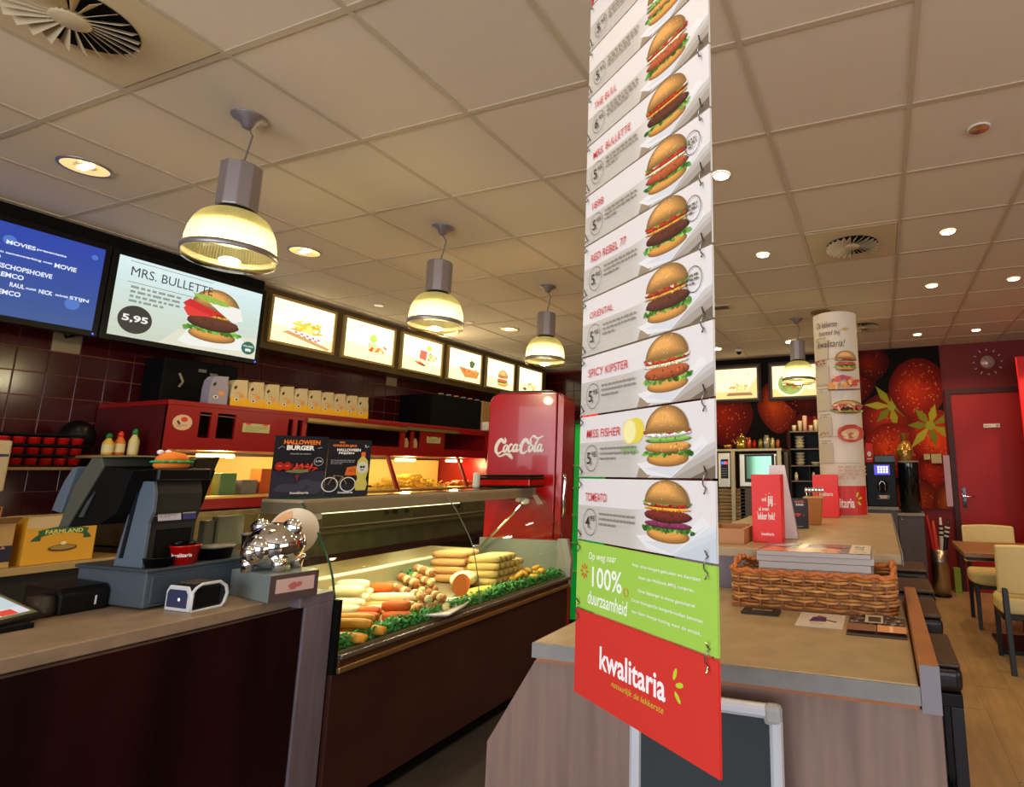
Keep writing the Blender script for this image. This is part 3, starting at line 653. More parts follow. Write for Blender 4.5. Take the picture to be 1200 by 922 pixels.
for a in (2.745, 4.50):
    p = Pr(); p.rect(0, 0, .19, .062, '#b9b77a'); p.rect(.02, .05, .055, .062, '#d8452a'); p.rect(.14, .05, .175, .062, '#d8452a'); p.small(.02, .035, .15, .012, '#8d8b5c', 3); p.build('notice_card', t, plane((HX, a, 1.655), (0, 1, 0), (0, 0, 1)))
for a, b in ((4.235, 4.295), (4.34, 4.41)):
    MB().ext([(HX-.03, a, 1.60), (HX-.03, b, 1.60), (HX-.03, b, 1.65), (HX-.03, b-.02, 1.69), (HX-.03, a, 1.69)], (.004, 0, 0)).build('paper_bag', mat('kraft_pale', '#c9a66a', .6), t)
# lower lit part with sloping glass
WX0, WX1 = HX-.015, -4.06
B(-4.94, -4.05, 2.28, 5.46, 1.14, 1.21).build('base_panel', rp, t, bev=.004)
B(-4.93, -4.10, 2.31, 5.43, 1.211, 1.219).build('warming_deck', mat('warm_deck', '#c9a25a', .3, .6), t)
for y in (2.3, 4.05, 4.98, 5.43):
    m = MB(); m.ext([(WX0-.02, y-.014, 1.525), (WX0+.008, y-.014, 1.525), (WX1+.008, y-.014, 1.205), (WX1-.02, y-.014, 1.205)], (0, .028, 0)); m.build('window_post', rp, t)
MB().ext([(-4.94, 2.282, 1.14), (-4.94, 2.282, 1.53), (WX0, 2.282, 1.53), (WX1, 2.282, 1.2)], (0, .018, 0)).build('side_panel', rpd, t)
for y0, y1 in ((2.315, 4.036), (4.064, 4.966), (4.994, 5.416)):
    MB().ext([(WX0, y0, 1.52), (WX0, y1, 1.52), (WX1, y1, 1.215), (WX1, y0, 1.215)], (.003, 0, .0015)).build('window_pane', glass, t)
    B(WX1-.01, WX1+.012, y0, y1, 1.207, 1.222).build('window_ledge', mat('hot_ledge', '#e0b870', .3, .5), t)
B(-4.88, -4.86, 2.32, 5.42, 1.24, 1.5).build('inner_lining', mat('inner_lining', '#dcb468', .5), t)
for y in (2.75, 3.5, 4.5, 5.2):
    MB().tube([(-4.45, y-.12, 1.49), (-4.45, y+.12, 1.49)], .014).build('heat_lamp', mat('heat_lamp_glow', '#ffd890', .5, emit=22, ecol='#ffc766'), t)
    l = light('POINT', (-4.42, y, 1.45), 13, (1, .74, .38), .05); l.parent = t; l.matrix_parent_inverse = Matrix.Translation(-t.location)
# fryer front below
B(-4.9, -4.04, 2.3, 5.46, .745, 1.13).build('control_panel', dsteel, t, bev=.005)
B(-4.9, -3.985, 2.3, 5.46, .905, .925).build('front_shelf', mat('olive_shelf', '#8a7a4c', .3, .6), t, bev=.004)
for y0, y1 in ((2.4, 3.2), (3.3, 4.1), (4.2, 4.9)): B(-4.042, -4.032, y0, y1, .95, 1.10).build('control_plate', mat('control_olive', '#77693f', .35, .6), t, bev=.003)
B(-4.9, -4.0, 2.3, 5.46, .69, .744).build('red_plinth', mat('plinth_red', '#3a0608', .4), t)
B(-4.9, -4.06, 2.3, 5.46, 0, .69).build('fryer_body', mat('dark_steel_body', '#2c251a', .5, .5), t)
for y in (3.02, 3.1, 3.9, 3.99, 4.12, 4.8): MB().lathe([(.02, 0), (.017, .018), (.001, .019)], (-4.02, y, 1.03), 12, rot=Euler((0, PI/2, 0))).build('control_knob', black_m, t)
MB().tube([(-3.985, 2.4, .955), (-3.985, 5.4, .955)], .011).build('hand_rail', steel, t)
# food in the warm windows
fr = MB()
for i in range(420):
    y = rnd.gauss(4.5, .2); r = abs(y-4.5); x = -4.4+rnd.uniform(-.16, .16); z = 1.226+max(.0, .13-r*.28)*rnd.random()
    if not 4.1 < y < 4.93: continue
    a = rnd.uniform(0, PI); b = rnd.uniform(-.4, .4); fr.obox((x, y, z), (math.cos(a)*math.cos(b), math.sin(a)*math.cos(b), math.sin(b)), (-math.sin(a), math.cos(a), 0), (0, 0, 1), .03, .0045, .0045)
tag(fr.build('heap_of_fries', mat('fries', '#f0c04a', .5)), 'heap of golden fries in the middle warm window of the red cabinet', 'fries', kind='stuff')
def prod(name, label, cat, mbs):
    t = thing(name, label, cat, mbs[0][2])
    return t
for i, (y, c_) in enumerate(((2.62, '#d88a22'), (2.78, '#6f8f6a'), (2.93, '#8a7a86'), (3.06, '#e05a1a'), (3.42, '#d9a860'))):
    lab = ['orange', 'green', 'grey', 'red-orange', 'tan'][i]
    o = B(-4.45, -4.33, y-.055, y+.055, 1.2195, 1.22+(.12, .15, .1, .18, .12)[i]).build('snack_box', mat('snack_%s' % lab, c_, .5), bev=.004)
    tag(o, '%s snack packet behind the left warm window of the red cabinet' % lab, 'packet')
def nug(name, col, n, y, x, z, label, r=.022):
    m = MB()
    for i in range(n): m.ball((x+rnd.uniform(-.1, .1), y+rnd.uniform(-.11, .11), z+r*.8+rnd.uniform(0, .03)), r*1.5, r, r*.8, 8, 6, Euler((0, 0, rnd.uniform(0, 3))), .1)
    return tag(m.build(name, mat(name+'_crust', col, .6), smooth=True), label, 'snack', kind='stuff')
nug('fried_balls', '#c46a3a', 26, 5.2, -4.38, 1.22, 'pile of reddish fried snacks in the right warm window of the red cabinet')
nug('fried_chicken', '#c98a3a', 26, 3.8, -4.38, 1.22, 'pile of fried snacks beside the window post of the red cabinet')
# things standing on the cabinet
def mealbag(c1, c2, ey, label, group=None):
    t = thing('meal_bag', label, 'meal box', (0, 0, 0), group)
    h = .205; prof = [(-.058, 0), (.058, 0), (.056, h*.62), (.046, h*.84), (.05, h), (-.03, h*.97), (-.05, h*.83), (-.058, h*.55)]
    MB().ext([(.035, a, b) for a, b in prof], (-.09, 0, 0)).build('bag_body', mat(c1, ey[0], .6), t, bev=.004)
    if c2: MB().ext([(.0365, a, b) for a, b in [(-.058, .001), (.058, .001), (.057, h*.36), (.02, h*.3), (-.058, h*.34)]], (-.093, 0, 0)).build('bag_band', mat(c2, ey[1], .55), t)
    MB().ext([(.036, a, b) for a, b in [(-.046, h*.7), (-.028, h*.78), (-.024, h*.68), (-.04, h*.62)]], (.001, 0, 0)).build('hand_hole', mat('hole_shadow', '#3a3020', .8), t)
    p = Pr(); p.ell(.012, h*.42, .018, .014, '#e8922e', 10); p.ell(-.02, h*.28, .016, .012, '#e8e4d8', 10); p.ell(-.02, h*.28, .008, .008, '#3c3c40', 8); p.small(-.03, h*.5, .04, .008, '#b8662a', 1); p.build('bag_print', t, plane((.0366, 0, 0), (0, 1, 0), (0, 0, 1)))
    return t
g = mealbag('grey_bag', None, ('#9b93a0',), 'grey meal box at the left end of the row on the red cabinet'); g.location = (-4.35, 2.635, 1.8325); g.scale = (1, 1.06, 1.03)
b0 = mealbag('cream_bag', 'yellow_bag', ('#cdb98a', '#f2b822'), 'cream and yellow meal box standing in the row on the red cabinet', 'cream and yellow meal boxes on the red cabinet'); k = 0
for i in range(10):
    o = b0 if i == 0 else copy_tree(b0); o.location = (-4.35, 2.772+i*.1175, 1.8325)
    o['label'] = 'cream and yellow meal box, %s right of the grey one on the red cabinet' % ['first', 'second', 'third', 'fourth', 'fifth', 'sixth', 'seventh', 'eighth', 'ninth', 'tenth'][i]
t = thing('extractor_box', 'black extractor box with a beige end behind the red fridge', 'extractor', (-4.7, 5.3, 1.84))
B(-4.949, -4.5, 4.86, 5.68, 1.86, 2.21).build('extractor_body', bmatte, t, bev=.006)
B(-4.949, -4.49, 5.68, 5.87, 1.80, 2.22).build('end_panel', mat('beige_end', '#9a7647', .5), t, bev=.02)
for k in range(6): MB().tube([(-4.5, 4.95+k*.12, 2.216), (-4.5, 5.02+k*.12, 2.222)], .006).build('clip', mat('clip_%d' % (k % 2), '#8fa0a8' if k % 2 else '#b89a50', .4), t)
o = B(-4.25, -4.17, 5.38, 5.46, 1.8325, 1.93).build('paper_roll_box', white_m, bev=.01); tag(o, 'white upright box on the red cabinet beside the extractor', 'box')
for i, (y, h) in enumerate(((4.93, .045), (5.12, .03))):
    o = B(-4.42, -4.26, y, y+.17, 1.5505, 1.55+h).build('foam_box', mat('foam_cream', '#c9b890', .6), bev=.006); tag(o, ['taller', 'flatter'][i]+' cream foam box in the open right bay of the red cabinet', 'box')
# bottles on the shelf at the left of the cabinet
t = thing('side_shelf', 'narrow wooden shelf left of the red cabinet carrying sauce bottles', 'shelf', (-4.6, 2.1, 1.46))
B(-4.949, -4.25, 2.03, 2.275, 1.462, 1.478).build('shelf_board', mat('shelf_edge', '#8f6f45'), t)
def sauce(y, x, c1, c2, h, label):
    t = thing('sauce_bottle', label, 'bottle', (x, y, 1.4785))
    MB().lathe([(.024, 0), (.026, .01), (.026, h*.55), (.012, h*.75), (.012, h*.8)], (x, y, 1.4785), 16).build('bottle_body', mat(c1[0], c1[1], .35), t, smooth=True)
    MB().lathe([(.0265, h*.12), (.0265, h*.48)], (x, y, 1.4785), 16, cap=False).build('bottle_label', mat('cream_label', '#cfc08a', .6), t, smooth=True)
    MB().lathe([(.015, h*.78), (.015, h*.9), (.005, h)], (x, y, 1.4785), 12).build('bottle_cap', mat(c2[0], c2[1], .35), t, smooth=True)
sauce(2.075, -4.33, ('yellow_sauce', '#c9a23a'), ('green_cap', '#1d6a3a'), .13, 'yellow sauce bottle with a dull green cap, leftmost on the side shelf')
sauce(2.135, -4.34, ('orange_sauce', '#c8621f'), ('red_cap', '#d8261c'), .145, 'orange sauce bottle with a red cap on the side shelf')
sauce(2.2, -4.33, ('pale_sauce', '#cdbf7a'), ('green_cap2', '#0f7a44'), .165, 'tall pale sauce bottle with a green cap, rightmost on the side shelf')
o = MB().ball((-4.72, 2.1, 1.59), .1, .09, .11, 14, 10).build('black_kettle', black_m, smooth=True); tag(o, 'round black glossy container behind the sauce bottles', 'container')

# ================================================================ GLASS FOOD CASE
CY0, CY1 = 1.86, 3.70
GP = [(-2.12, .655), (-2.138, .79), (-2.178, .94), (-2.205, 1.0), (-2.245, 1.06), (-2.31, 1.15), (-2.372, 1.215), (-2.40, 1.242)]
t = case = thing('food_display_case', 'long glass display case full of snacks beside the till counter', 'display case', (-2.6, 2.78, 0))
brp = mat('brown_case_panel', '#3c2018', .3, noise=.3, nscale=2.2)
B(-2.8, -2.115, CY0-.016, CY1, .07, .575).build('front_panel', brp, t, bev=.003)
B(-2.75, -2.16, CY0, CY1, 0, .07).build('kick_plate', bmatte, t)
gold = mat('gold_trim', '#b08a58', .28, .75)
B(-2.2, -2.095, CY0, CY1, .575, .600).build('trim_rail', gold, t, bev=.006, seg=3)
B(-2.2, -2.10, CY0, CY1, .600, .628).build('trim_rail', mat('bronze_trim', '#6e4d30', .3, .7), t, bev=.004)
B(-2.2, -2.088, CY0, CY1, .628, .648).build('trim_rail', mat('silver_trim', '#a59c90', .25, .85), t, bev=.004)
def zb(x): return .655+max(0, (-2.14-x))*.085
MB().ext([(-2.13, CY0+.01, .635), (-2.13, CY0+.01, .655), (-2.86, CY0+.01, zb(-2.86)), (-2.86, CY0+.01, .635)], (0, CY1-CY0-.02, 0)).build('display_bed', mat('bed_steel', '#a89f80', .35, .7), t)
cst = mat('case_steel', '#b9ae8c', .35, .65)
B(-2.885, -2.86, CY0, CY1, .63, .80).build('back_panel', cst, t)
MB().tube([(-2.868, CY0+.01, .808), (-2.868, CY1-.02, .808)], .012).build('top_rail', mat('white_rail', '#e6e0c4', .3), t, smooth=True)
B(-3.34, -2.886, CY0, CY1, .785, .806).build('rear_ledge', mat('beige_ledge', '#a3905c', .4, noise=.15, nscale=9), t, bev=.003)
B(-3.30, -2.886, CY0, CY1, .03, .785).build('rear_cabinet', mat('dark_cabinet', '#1b1310'), t)
# bent glass, two panes
for y0, y1 in ((CY0+.004, 2.748), (2.752, CY1-.004)):
    m = MB(); n = len(GP); m.v = [(x, y, z) for y in (y0, y1) for x, z in GP]; m.f = [(i, i+1, n+i+1, n+i) for i in range(n-1)]
    m.build('curved_glass', glass, t, smooth=True)
MB().tube([(x+.001, 2.75, z) for x, z in GP], .003, 6).build('glass_joint', mat('joint_dark', '#4c5040', .4), t)
MB().tube([(x, CY0, z) for x, z in GP], .0045, 6).build('glass_edge', glass_e, t, smooth=True)
MB().tube([(x, CY1, z) for x, z in GP], .003, 6).build('glass_edge', glass, t)
end = [(x, z) for x, z in GP]+[(-2.66, 1.245), (-2.86, .81), (-2.86, .655)]
for y in (CY0, CY1):
    m = MB(); m.v = [(x, y, z) for x, z in end]; m.f = [tuple(range(len(end)))]; m.build('end_glass', glass, t)
MB().tube([(-2.865, CY0, .80), (-2.66, CY0, 1.19)], .004).build('glass_edge', mat('edge_amber', '#8a7440', .3), t)
MB().ext([(-2.105, CY1, .6), (-2.105, CY1, .80), (-2.13, CY1, .885), (-2.885, CY1, .885), (-2.885, CY1, .6)], (0, .02, 0)).build('end_cap', mat('grey_end_cap', '#8e8a80', .4), t, bev=.003)
MB().ext([(-2.095, CY1+.02, .575), (-2.085, CY1+.02, .76), (-2.12, CY1+.02, .9), (-2.2, CY1+.02, .9), (-2.2, CY1+.02, .575)], (0, -.035, 0)).build('end_cap', MC['grey_end_cap'], t, bev=.004)
B(-2.2, -2.11, CY0-.018, CY0-.001, .575, .86).build('end_post', bmatte, t)
# top shelf
B(-2.66, -2.40, CY0, CY1, 1.192, 1.256).build('top_shelf', mat('pinkish_beige_shelf', '#a08a74', .4), t, bev=.004)
B(-2.665, -2.42, CY0+.01, CY1-.01, 1.2565, 1.2605).build('glass_top', mat('green_glass_top', '#2f6a46', .12, trans=.4), t)
B(-2.49, -2.46, CY0+.06, CY1-.75, 1.183, 1.191).build('light_tube', mat('case_tube', '#fff6d0', .5, emit=2.2, ecol='#fff0c0'), t)
l = light('AREA', (-2.48, 2.75, 1.172), 18, (1, .88, .58), .06, (0, .12, 0), 1.6, name='case_light'); l.parent = t; l.matrix_parent_inverse = Matrix.Translation(-t.location)
for y in (1.9, 3.5):
    B(-2.44, -2.405, y, y+.07, 1.165, 1.192).build('glass_clamp', white_m, t, bev=.006)
MB().tube([(-2.405, 3.56, 1.16), (-2.56, 3.58, 1.03), (-2.80, 3.62, .835), (-2.815, 3.62, .825), (-2.86, 3.60, .835)], .009).build('support_arm', chrome, t, smooth=True)
MB().ball((-2.40, 3.565, 1.165), .035, .02, .022, 12, 8).build('arm_joint', white_m, t, smooth=True)
m = MB(); m.obox((-2.34, 3.63, 1.175), (-.62, 0, .78), (0, 1, 0), (.78, 0, .62), .04, .03, .001); m.build('price_tag', mat('tag_pink', '#d8bfb4', .5), t)
# --- food
PARS = MB()
def prow(x0, y0, x1, y1, w_, n):
    for i in range(n):
        k = rnd.random(); x = x0+(x1-x0)*k+rnd.gauss(0, w_); y = y0+(y1-y0)*k; x = min(-2.14, x); z = zb(x)+rnd.random()**2*.045
        a = rnd.uniform(0, 6.28); b = rnd.uniform(-.9, .9); r = rnd.uniform(.008, .016)
        u = Vector((math.cos(a)*math.cos(b), math.sin(a)*math.cos(b), math.sin(b)))*r; v_ = Vector((-math.sin(a), math.cos(a), rnd.uniform(-.5, .5)))*r*.8; c = Vector((x, y, z+r*.5))
        PARS.add([c-u, c+v_*.9+u*.1, c+u, c-v_*.9+u*.2, c+Vector((0, 0, r*.5))], [(0, 3, 4), (3, 2, 4), (2, 1, 4), (1, 0, 4)])
prow(-2.16, 1.88, -2.16, 3.66, .022, 2600); prow(-2.19, 2.2, -2.19, 3.66, .025, 500); prow(-2.8, 2.9, -2.75, 3.66, .03, 700); 
tag(PARS.build('parsley_garnish', mat('parsley', '#3f9142', .5, noise=.6, nscale=60)), 'row of green parsley garnish along the front of the food case', 'garnish', kind='stuff')
CR = Vector((.94, .34, 0)).normalized()    # along the case as the cook laid the rows
def roll(c, L, r, col, name, label, cat, group=None, d=CR, bend=.0, rough=.5, n=10):
    d = Vector(d).normalized(); c = Vector(c); pts = []; rr = []
    for i in range(7):
        k = i/6; pts.append(c+d*(k-.5)*L+Vector((0, 0, bend*math.sin(PI*k)))); rr.append(r*(.72 if i in (0, 6) else .97 if i in (1, 5) else 1))
    return tag(MB().tube(pts, rr, n).build(name, col, smooth=True), label, cat, group)
sw = mat('white_sausage', '#eadfb4', .4); cro = mat('orange_snack', '#d8641e', .6, bump=.4, bscale=300); yel = mat('yellow_roll', '#d8962a', .5, bump=.3, bscale=200); tan = mat('tan_sausage', '#dcae6a', .4)
for i, (x, y, z) in enumerate(((-2.50, 2.20, .03), (-2.57, 2.29, .03), (-2.64, 2.38, .03), (-2.71, 2.47, .03), (-2.70, 2.43, .078), (-2.64, 2.34, .075))):
    roll((x, y, zb(x)+z), .17, .027, sw, 'white_sausage', 'pale white sausage %s in the case stack' % ['nearest the front', 'second from the front', 'third from the front', 'at the rear of the bottom layer', 'on top at the rear', 'on top at the front'][i], 'sausage', 'white sausages in the case')
for i, (x, y, z) in enumerate(((-2.33, 2.18, .028), (-2.39, 2.25, .03), (-2.22, 2.27, .03), (-2.27, 2.34, .028), (-2.25, 2.29, .07))):
    roll((x, y, zb(x)+z), .13, .026, cro if i != 3 else yel, 'snack_roll', ['orange crumbed roll lying front in the pair', 'orange crumbed roll lying behind its twin', 'orange crumbed roll beside the parsley', 'yellow crumbed roll under the orange one', 'orange crumbed roll on top of the pile by the parsley'][i], 'snack', 'crumbed rolls in the case')
for i, (x, y, z) in enumerate(((-2.19, 1.95, .02), (-2.25, 2.0, .02), (-2.31, 2.05, .02), (-2.22, 2.0, .06), (-2.27, 2.06, .06), (-2.20, 2.06, .022))):
    roll((x, y, zb(x)+z), .19, .022, yel, 'cheese_roll', 'golden roll in the corner pile, number %s from the front' % ['one', 'two', 'three', 'four, upper layer,', 'five, upper layer,', 'six, right end,'][i], 'snack', 'golden rolls in the case corner', bend=.004)
for i, (x, y, z, m_) in enumerate(((-2.36, 2.36, .022, sw), (-2.41, 2.42, .022, tan), (-2.46, 2.48, .022, tan), (-2.33, 2.42, .022, mat('pink_meat', '#e0a890', .4)), (-2.52, 2.52, .022, yel), (-2.40, 2.44, .06, sw))):
    roll((x, y, zb(x)+z), .26, .022, m_, 'long_sausage', '%s long sausage in the middle of the case' % ['pale front', 'tan second', 'tan third', 'pinkish', 'golden rear', 'upper pale'][i], 'sausage', 'long sausages in the case')
roll((-2.62, 2.55, zb(-2.62)+.05), .12, .03, cro, 'spiced_meat', 'orange spiced meat roll behind the long sausages', 'snack')
pm = mat('carrot_paste', '#e07a2c', .5)
t = thing('snack_plate', 'white plate under the skewers of meat', 'plate', (-2.25, 2.5, .66))
m = MB(); c0 = Vector((-2.235, 2.53, .672)); ax = Vector((.93, .36, 0)).normalized(); ay = Vector((-.36, .93, 0))
m.ext([c0+ax*a+ay*b for a, b in ((-.13, -.17), (.13, -.17), (.14, 0), (.13, .17), (-.13, .17), (-.14, 0))], (0, 0, .008)); m.build('plate_base', white_m, t, bev=.004)
m = MB(); m.tube([c0+Vector((0, 0, .011))+ax*a+ay*b for a, b in ((-.14, -.18), (.14, -.18), (.152, 0), (.14, .18), (-.14, .18), (-.152, 0))], .006, 8, closed=True); m.build('plate_rim', white_m, t, smooth=True)
mc1 = mat('skewer_onion', '#d0c488', .4, noise=.2, nscale=40); mc2 = mat('skewer_meat', '#9a6434', .5, noise=.3, nscale=40); mc3 = mat('skewer_pepper', '#b06a34', .45); stick = mat('skewer_stick', '#caa56a', .6)
def skewer(c, d, label, n=6, r=.021):
    c = Vector(c); d = Vector(d).normalized(); t = thing('meat_skewer', label, 'skewer', c, 'meat skewers in the case')
    MB().tube([c-d*.12, c+d*.11], .0022, 5).build('stick', stick, t)
    for i in range(n):
        p = c+d*(-.075+i*.031); MB().ball(p, .018, r*rnd.uniform(.85, 1.1), r*rnd.uniform(.85, 1.1), 9, 6, d.to_track_quat('X', 'Z').to_euler(), .07).build('chunk', (mc1, mc2, mc1, mc3, mc2)[(i+int(c.x*100)) % 5], t, smooth=True)
for i, (x, y, z) in enumerate(((-2.28, 2.42, .042), (-2.24, 2.47, .042), (-2.20, 2.52, .042), (-2.26, 2.46, .082), (-2.22, 2.52, .08))):
    skewer((x, y, zb(x)+z), (.9, -.35, -.06), 'meat and onion skewer on the white plate, %s' % ['nearest the till', 'second from the till', 'at the far side', 'upper one toward the till', 'upper one at the far side'][i])
for i, (x, y, z) in enumerate(((-2.6, 2.66, .03), (-2.56, 2.72, .03), (-2.52, 2.78, .03), (-2.58, 2.70, .072), (-2.54, 2.77, .072), (-2.55, 2.79, .115))):
    skewer((x, y, zb(x)+z), (.85, -.2, -.1), 'onion skewer in the rear pile of the case, %s' % ['bottom left', 'bottom middle', 'bottom right', 'second layer left', 'second layer right', 'topmost'][i], r=.024)
tag(MB().lathe([(.058, -.002), (.058, .002)], (-2.16, 2.64, .775), 28, rot=Euler((0, PI/2, -.9)), sx=1, sy=.8).build('round_price_disc', mat('orange_disc', '#f07a1c', .5)), 'bright orange disc standing upright among the snacks', 'price disc')
tag(MB().ball((-2.44, 3.0, .73), .08, .12, .045, 16, 10, Euler((0, 0, .5)), .03).build('salad_mound', mat('egg_salad', '#e6dca6', .6, bump=.5, bscale=80), smooth=True), 'pale creamy mound behind the orange disc', 'salad')
tag(MB().ball((-2.22, 2.86, .69), .06, .15, .03, 16, 8, None, .03).build('yellow_patty', mat('corn_yellow', '#dcc43c', .6), smooth=True), 'flat yellow mound in front of the glass joint', 'salad')
br = mat('brown_snack_roll', '#b98a52', .55, bump=.3, bscale=250); br2 = mat('pale_end_roll', '#c9ab62', .55, bump=.4, bscale=250)
pos = ['bottom', 'second', 'third', 'top']; ORD = ['first', 'second', 'third', 'fourth', 'fifth', 'sixth', 'seventh', 'eighth', 'ninth', 'tenth']
for k in range(4):
    for j in range(4-(k > 2)):
        roll((-2.60+.0*k, 3.02+j*.052+k*.012, zb(-2.6)+.026+k*.046), .22, .024, br, 'brown_roll', 'brown roll, %s layer of the rear stack, %s from the till' % (pos[k], ['first', 'second', 'third', 'fourth'][j]), 'snack', 'rear stack of brown rolls', d=(.96, .28, 0))
for k in range(4):
    for j in range(6-(k > 2)*2):
        roll((-2.37, 3.08+j*.05+k*.01, zb(-2.37)+.026+k*.044), .2, .024, br2, 'pale_roll', 'pale roll, %s layer of the front stack, %s from the till' % (pos[k], ['first', 'second', 'third', 'fourth', 'fifth', 'sixth'][j]), 'snack', 'front stack of pale rolls', d=(.96, .28, 0))
gn = mat('golden_nugget', '#d9a334', .6, bump=.3, bscale=200)
for i in range(16):
    x = -2.2+rnd.uniform(-.05, .04); y = 3.2+i*.021+rnd.uniform(-.02, .02); z = zb(x)+.014+(i % 3)*.02
    tag(MB().ball((x, y, z+.01), .04, .026, .018, 10, 6, Euler((rnd.uniform(-.3, .3), rnd.uniform(-.3, .3), rnd.uniform(0, 3))), .08).build('nugget', gn, smooth=True), 'golden nugget in the heap at the far right corner of the food case', 'nugget', 'golden nuggets in the case')

# posters standing on the case
def poster(a, b, z0, h, label, paint):
    a = Vector(a); b = Vector(b); d = (b-a); W = d.length; d.normalize(); nrm = Vector((-d.y, d.x, 0))
    t = thing('poster', label, 'poster', (*((a+b)/2).xy, z0), 'halloween posters on the food case')
    MB().ext([a, b, b+nrm*.006, a+nrm*.006], (0, 0, h)).build('poster_board', mat('poster_black', '#121017', .8), t)
    p = Pr(.0002); paint(p, W, h); p.build('poster_print', t, plane(a, d, (0, 0, 1)), print_mat('matt_ink', .75))
    MB().ext([a+nrm*.006, b+nrm*.006, b+nrm*.05, a+nrm*.05], (0, 0, .004)).build('poster_foot', mat('clear_foot', '#8fa38f', .2), t)
def pp1(p, W, H):
    p.rect(0, 0, W, H*.42, '#2c2a36'); p.rect(0, H*.42, W, H, '#17141c')
    for i in range(9): p.ell(rnd.uniform(.1, .9)*W, rnd.uniform(.06, .24)*H, .035, .014, '#3d3c4a', 12)
    p.text('HALLOWEEN', W*.16, H*.86, W*.68, H*.075, '#e8741e', bold=.04); p.text('BURGER', W*.22, H*.765, W*.52, H*.08, '#efece6', bold=.05)
    p.text('heerlijk griezelen', W*.3, H*.69, W*.38, H*.028, '#c9c6c0'); p.line([(W*.06, H*.78), (W*.14, H*.83), (W*.18, H*.8)], .003, '#8a8894'); p.line([(W*.8, H*.8), (W*.88, H*.82)], .004, '#8a8894')
    p.ring(W*.84, H*.58, .02, .02, .002, '#b9b8bd', 20); p.text('5,95', W*.78, H*.565, W*.12, H*.035, '#e0dfe2', bold=.02)
    blobs(p, W*.5, H*.48, W*.78, H*.14, ['#c8281e', '#e0442a', '#8a1612', '#d8382a'], 26, .08); p.ell(W*.45, H*.42, W*.2, H*.03, '#6f7a4a', 16, jit=.2)
    for x in (.12, .26): p.ell(W*x, H*.5, .018, .02, '#a81c10', 14); p.poly([(W*x-.01, H*.5), (W*x, H*.515), (W*x+.01, H*.5)], '#f08a20')
    p.poly([(W*.42, H*.36), (W*.46, H*.25), (W*.5, H*.36)], '#7a2a26'); p.text('kwalitaria', W*.36, H*.05, W*.34, H*.04, '#e8e6e2', bold=.02)
def pp2(p, W, H):
    p.rect(0, 0, W, H*.2, '#26242d'); p.rect(0, H*.2, W, H, '#1a171d')
    p.text('WIN', W*.24, H*.93, W*.12, H*.035, '#e8741e', bold=.03); p.text('GRIEZELIJKE', W*.1, H*.86, W*.55, H*.05, '#e8741e', bold=.04); p.text('HALLOWEEN', W*.2, H*.79, W*.55, H*.05, '#efece6', bold=.04); p.text('PRIJZEN', W*.24, H*.73, W*.36, H*.045, '#efece6', bold=.04)
    p.small(W*.08, H*.62, W*.55, H*.03, '#8f8d92', 3); p.text('5,-', W*.84, H*.86, W*.1, H*.05, '#cfcdd2', bold=.02)
    p.poly([(W*.46, H*.5), (W*.76, H*.54), (W*.74, H*.36), (W*.42, H*.36)], '#d8641e'); p.text('ACTIE', W*.5, H*.42, W*.2, H*.05, '#8a2f14', bold=.02)
    for x in (.05, .46): p.ring(W*x+.01, H*.2, .036, .036, .0045, '#d8d6d0', 30)
    p.line([(W*.06, H*.2), (W*.18, H*.36), (W*.38, H*.34), (W*.48, H*.2)], .003, '#a8844a'); p.line([(W*.18, H*.36), (W*.26, H*.2), (W*.38, H*.34)], .003, '#a8844a')
    p.poly([(W*.7, H*.09), (W*.93, H*.09), (W*.97, H*.2), (W*.92, H*.3), (W*.97, H*.45), (W*.94, H*.62), (W*.85, H*.7), (W*.78, H*.7), (W*.7, H*.62), (W*.67, H*.45), (W*.72, H*.3), (W*.66, H*.2)], '#c9bb5a')
    p.rect(W*.77, H*.7, W*.87, H*.78, '#e0662a'); p.ell(W*.82, H*.5, .026, .03, '#cfcdb8', 16); p.ell(W*.79, H*.51, .006, .007, '#2a2a2a', 8); p.ell(W*.85, H*.51, .006, .007, '#2a2a2a', 8); p.rect(W*.78, H*.45, W*.86, H*.465, '#2a2a2a')
    p.text('kwalitaria', W*.3, H*.04, W*.34, H*.04, '#e8e6e2', bold=.02)
A = Vector((-2.635, 1.875, 1.261)); Bv = Vector((-2.455, 2.25, 1.261)); md = (A+Bv)/2+(Bv-A)*.03
poster(A, md-(Bv-A)*.003, 1.261, .285, 'black poster with a burger and the word BURGER on the food case', pp1)
poster(md+(Bv-A)*.003, Bv, 1.261, .275, 'black poster with a bottle and a bicycle on the food case', pp2)
t = thing('red_tray', 'red box with black bands on the far end of the food case', 'box', (-2.6, 3.56, 1.26))
B(-2.78, -2.33, 3.50, 3.68, 1.275, 1.335).build('tray_body', red_gloss, t, bev=.006)
for z in (1.262, 1.318): B(-2.785, -2.325, 3.495, 3.685, z, z+.014).build('black_band', black_m, t, bev=.003)
B(-2.785, -2.325, 3.495, 3.685, 1.336, 1.352).build('black_band', black_m, t, bev=.003)
o = B(-2.66, -2.62, 3.30, 3.34, 1.2612, 1.37).build('white_bottle', white_m, bev=.012); tag(o, 'small white bottle left of the red and black box', 'bottle')

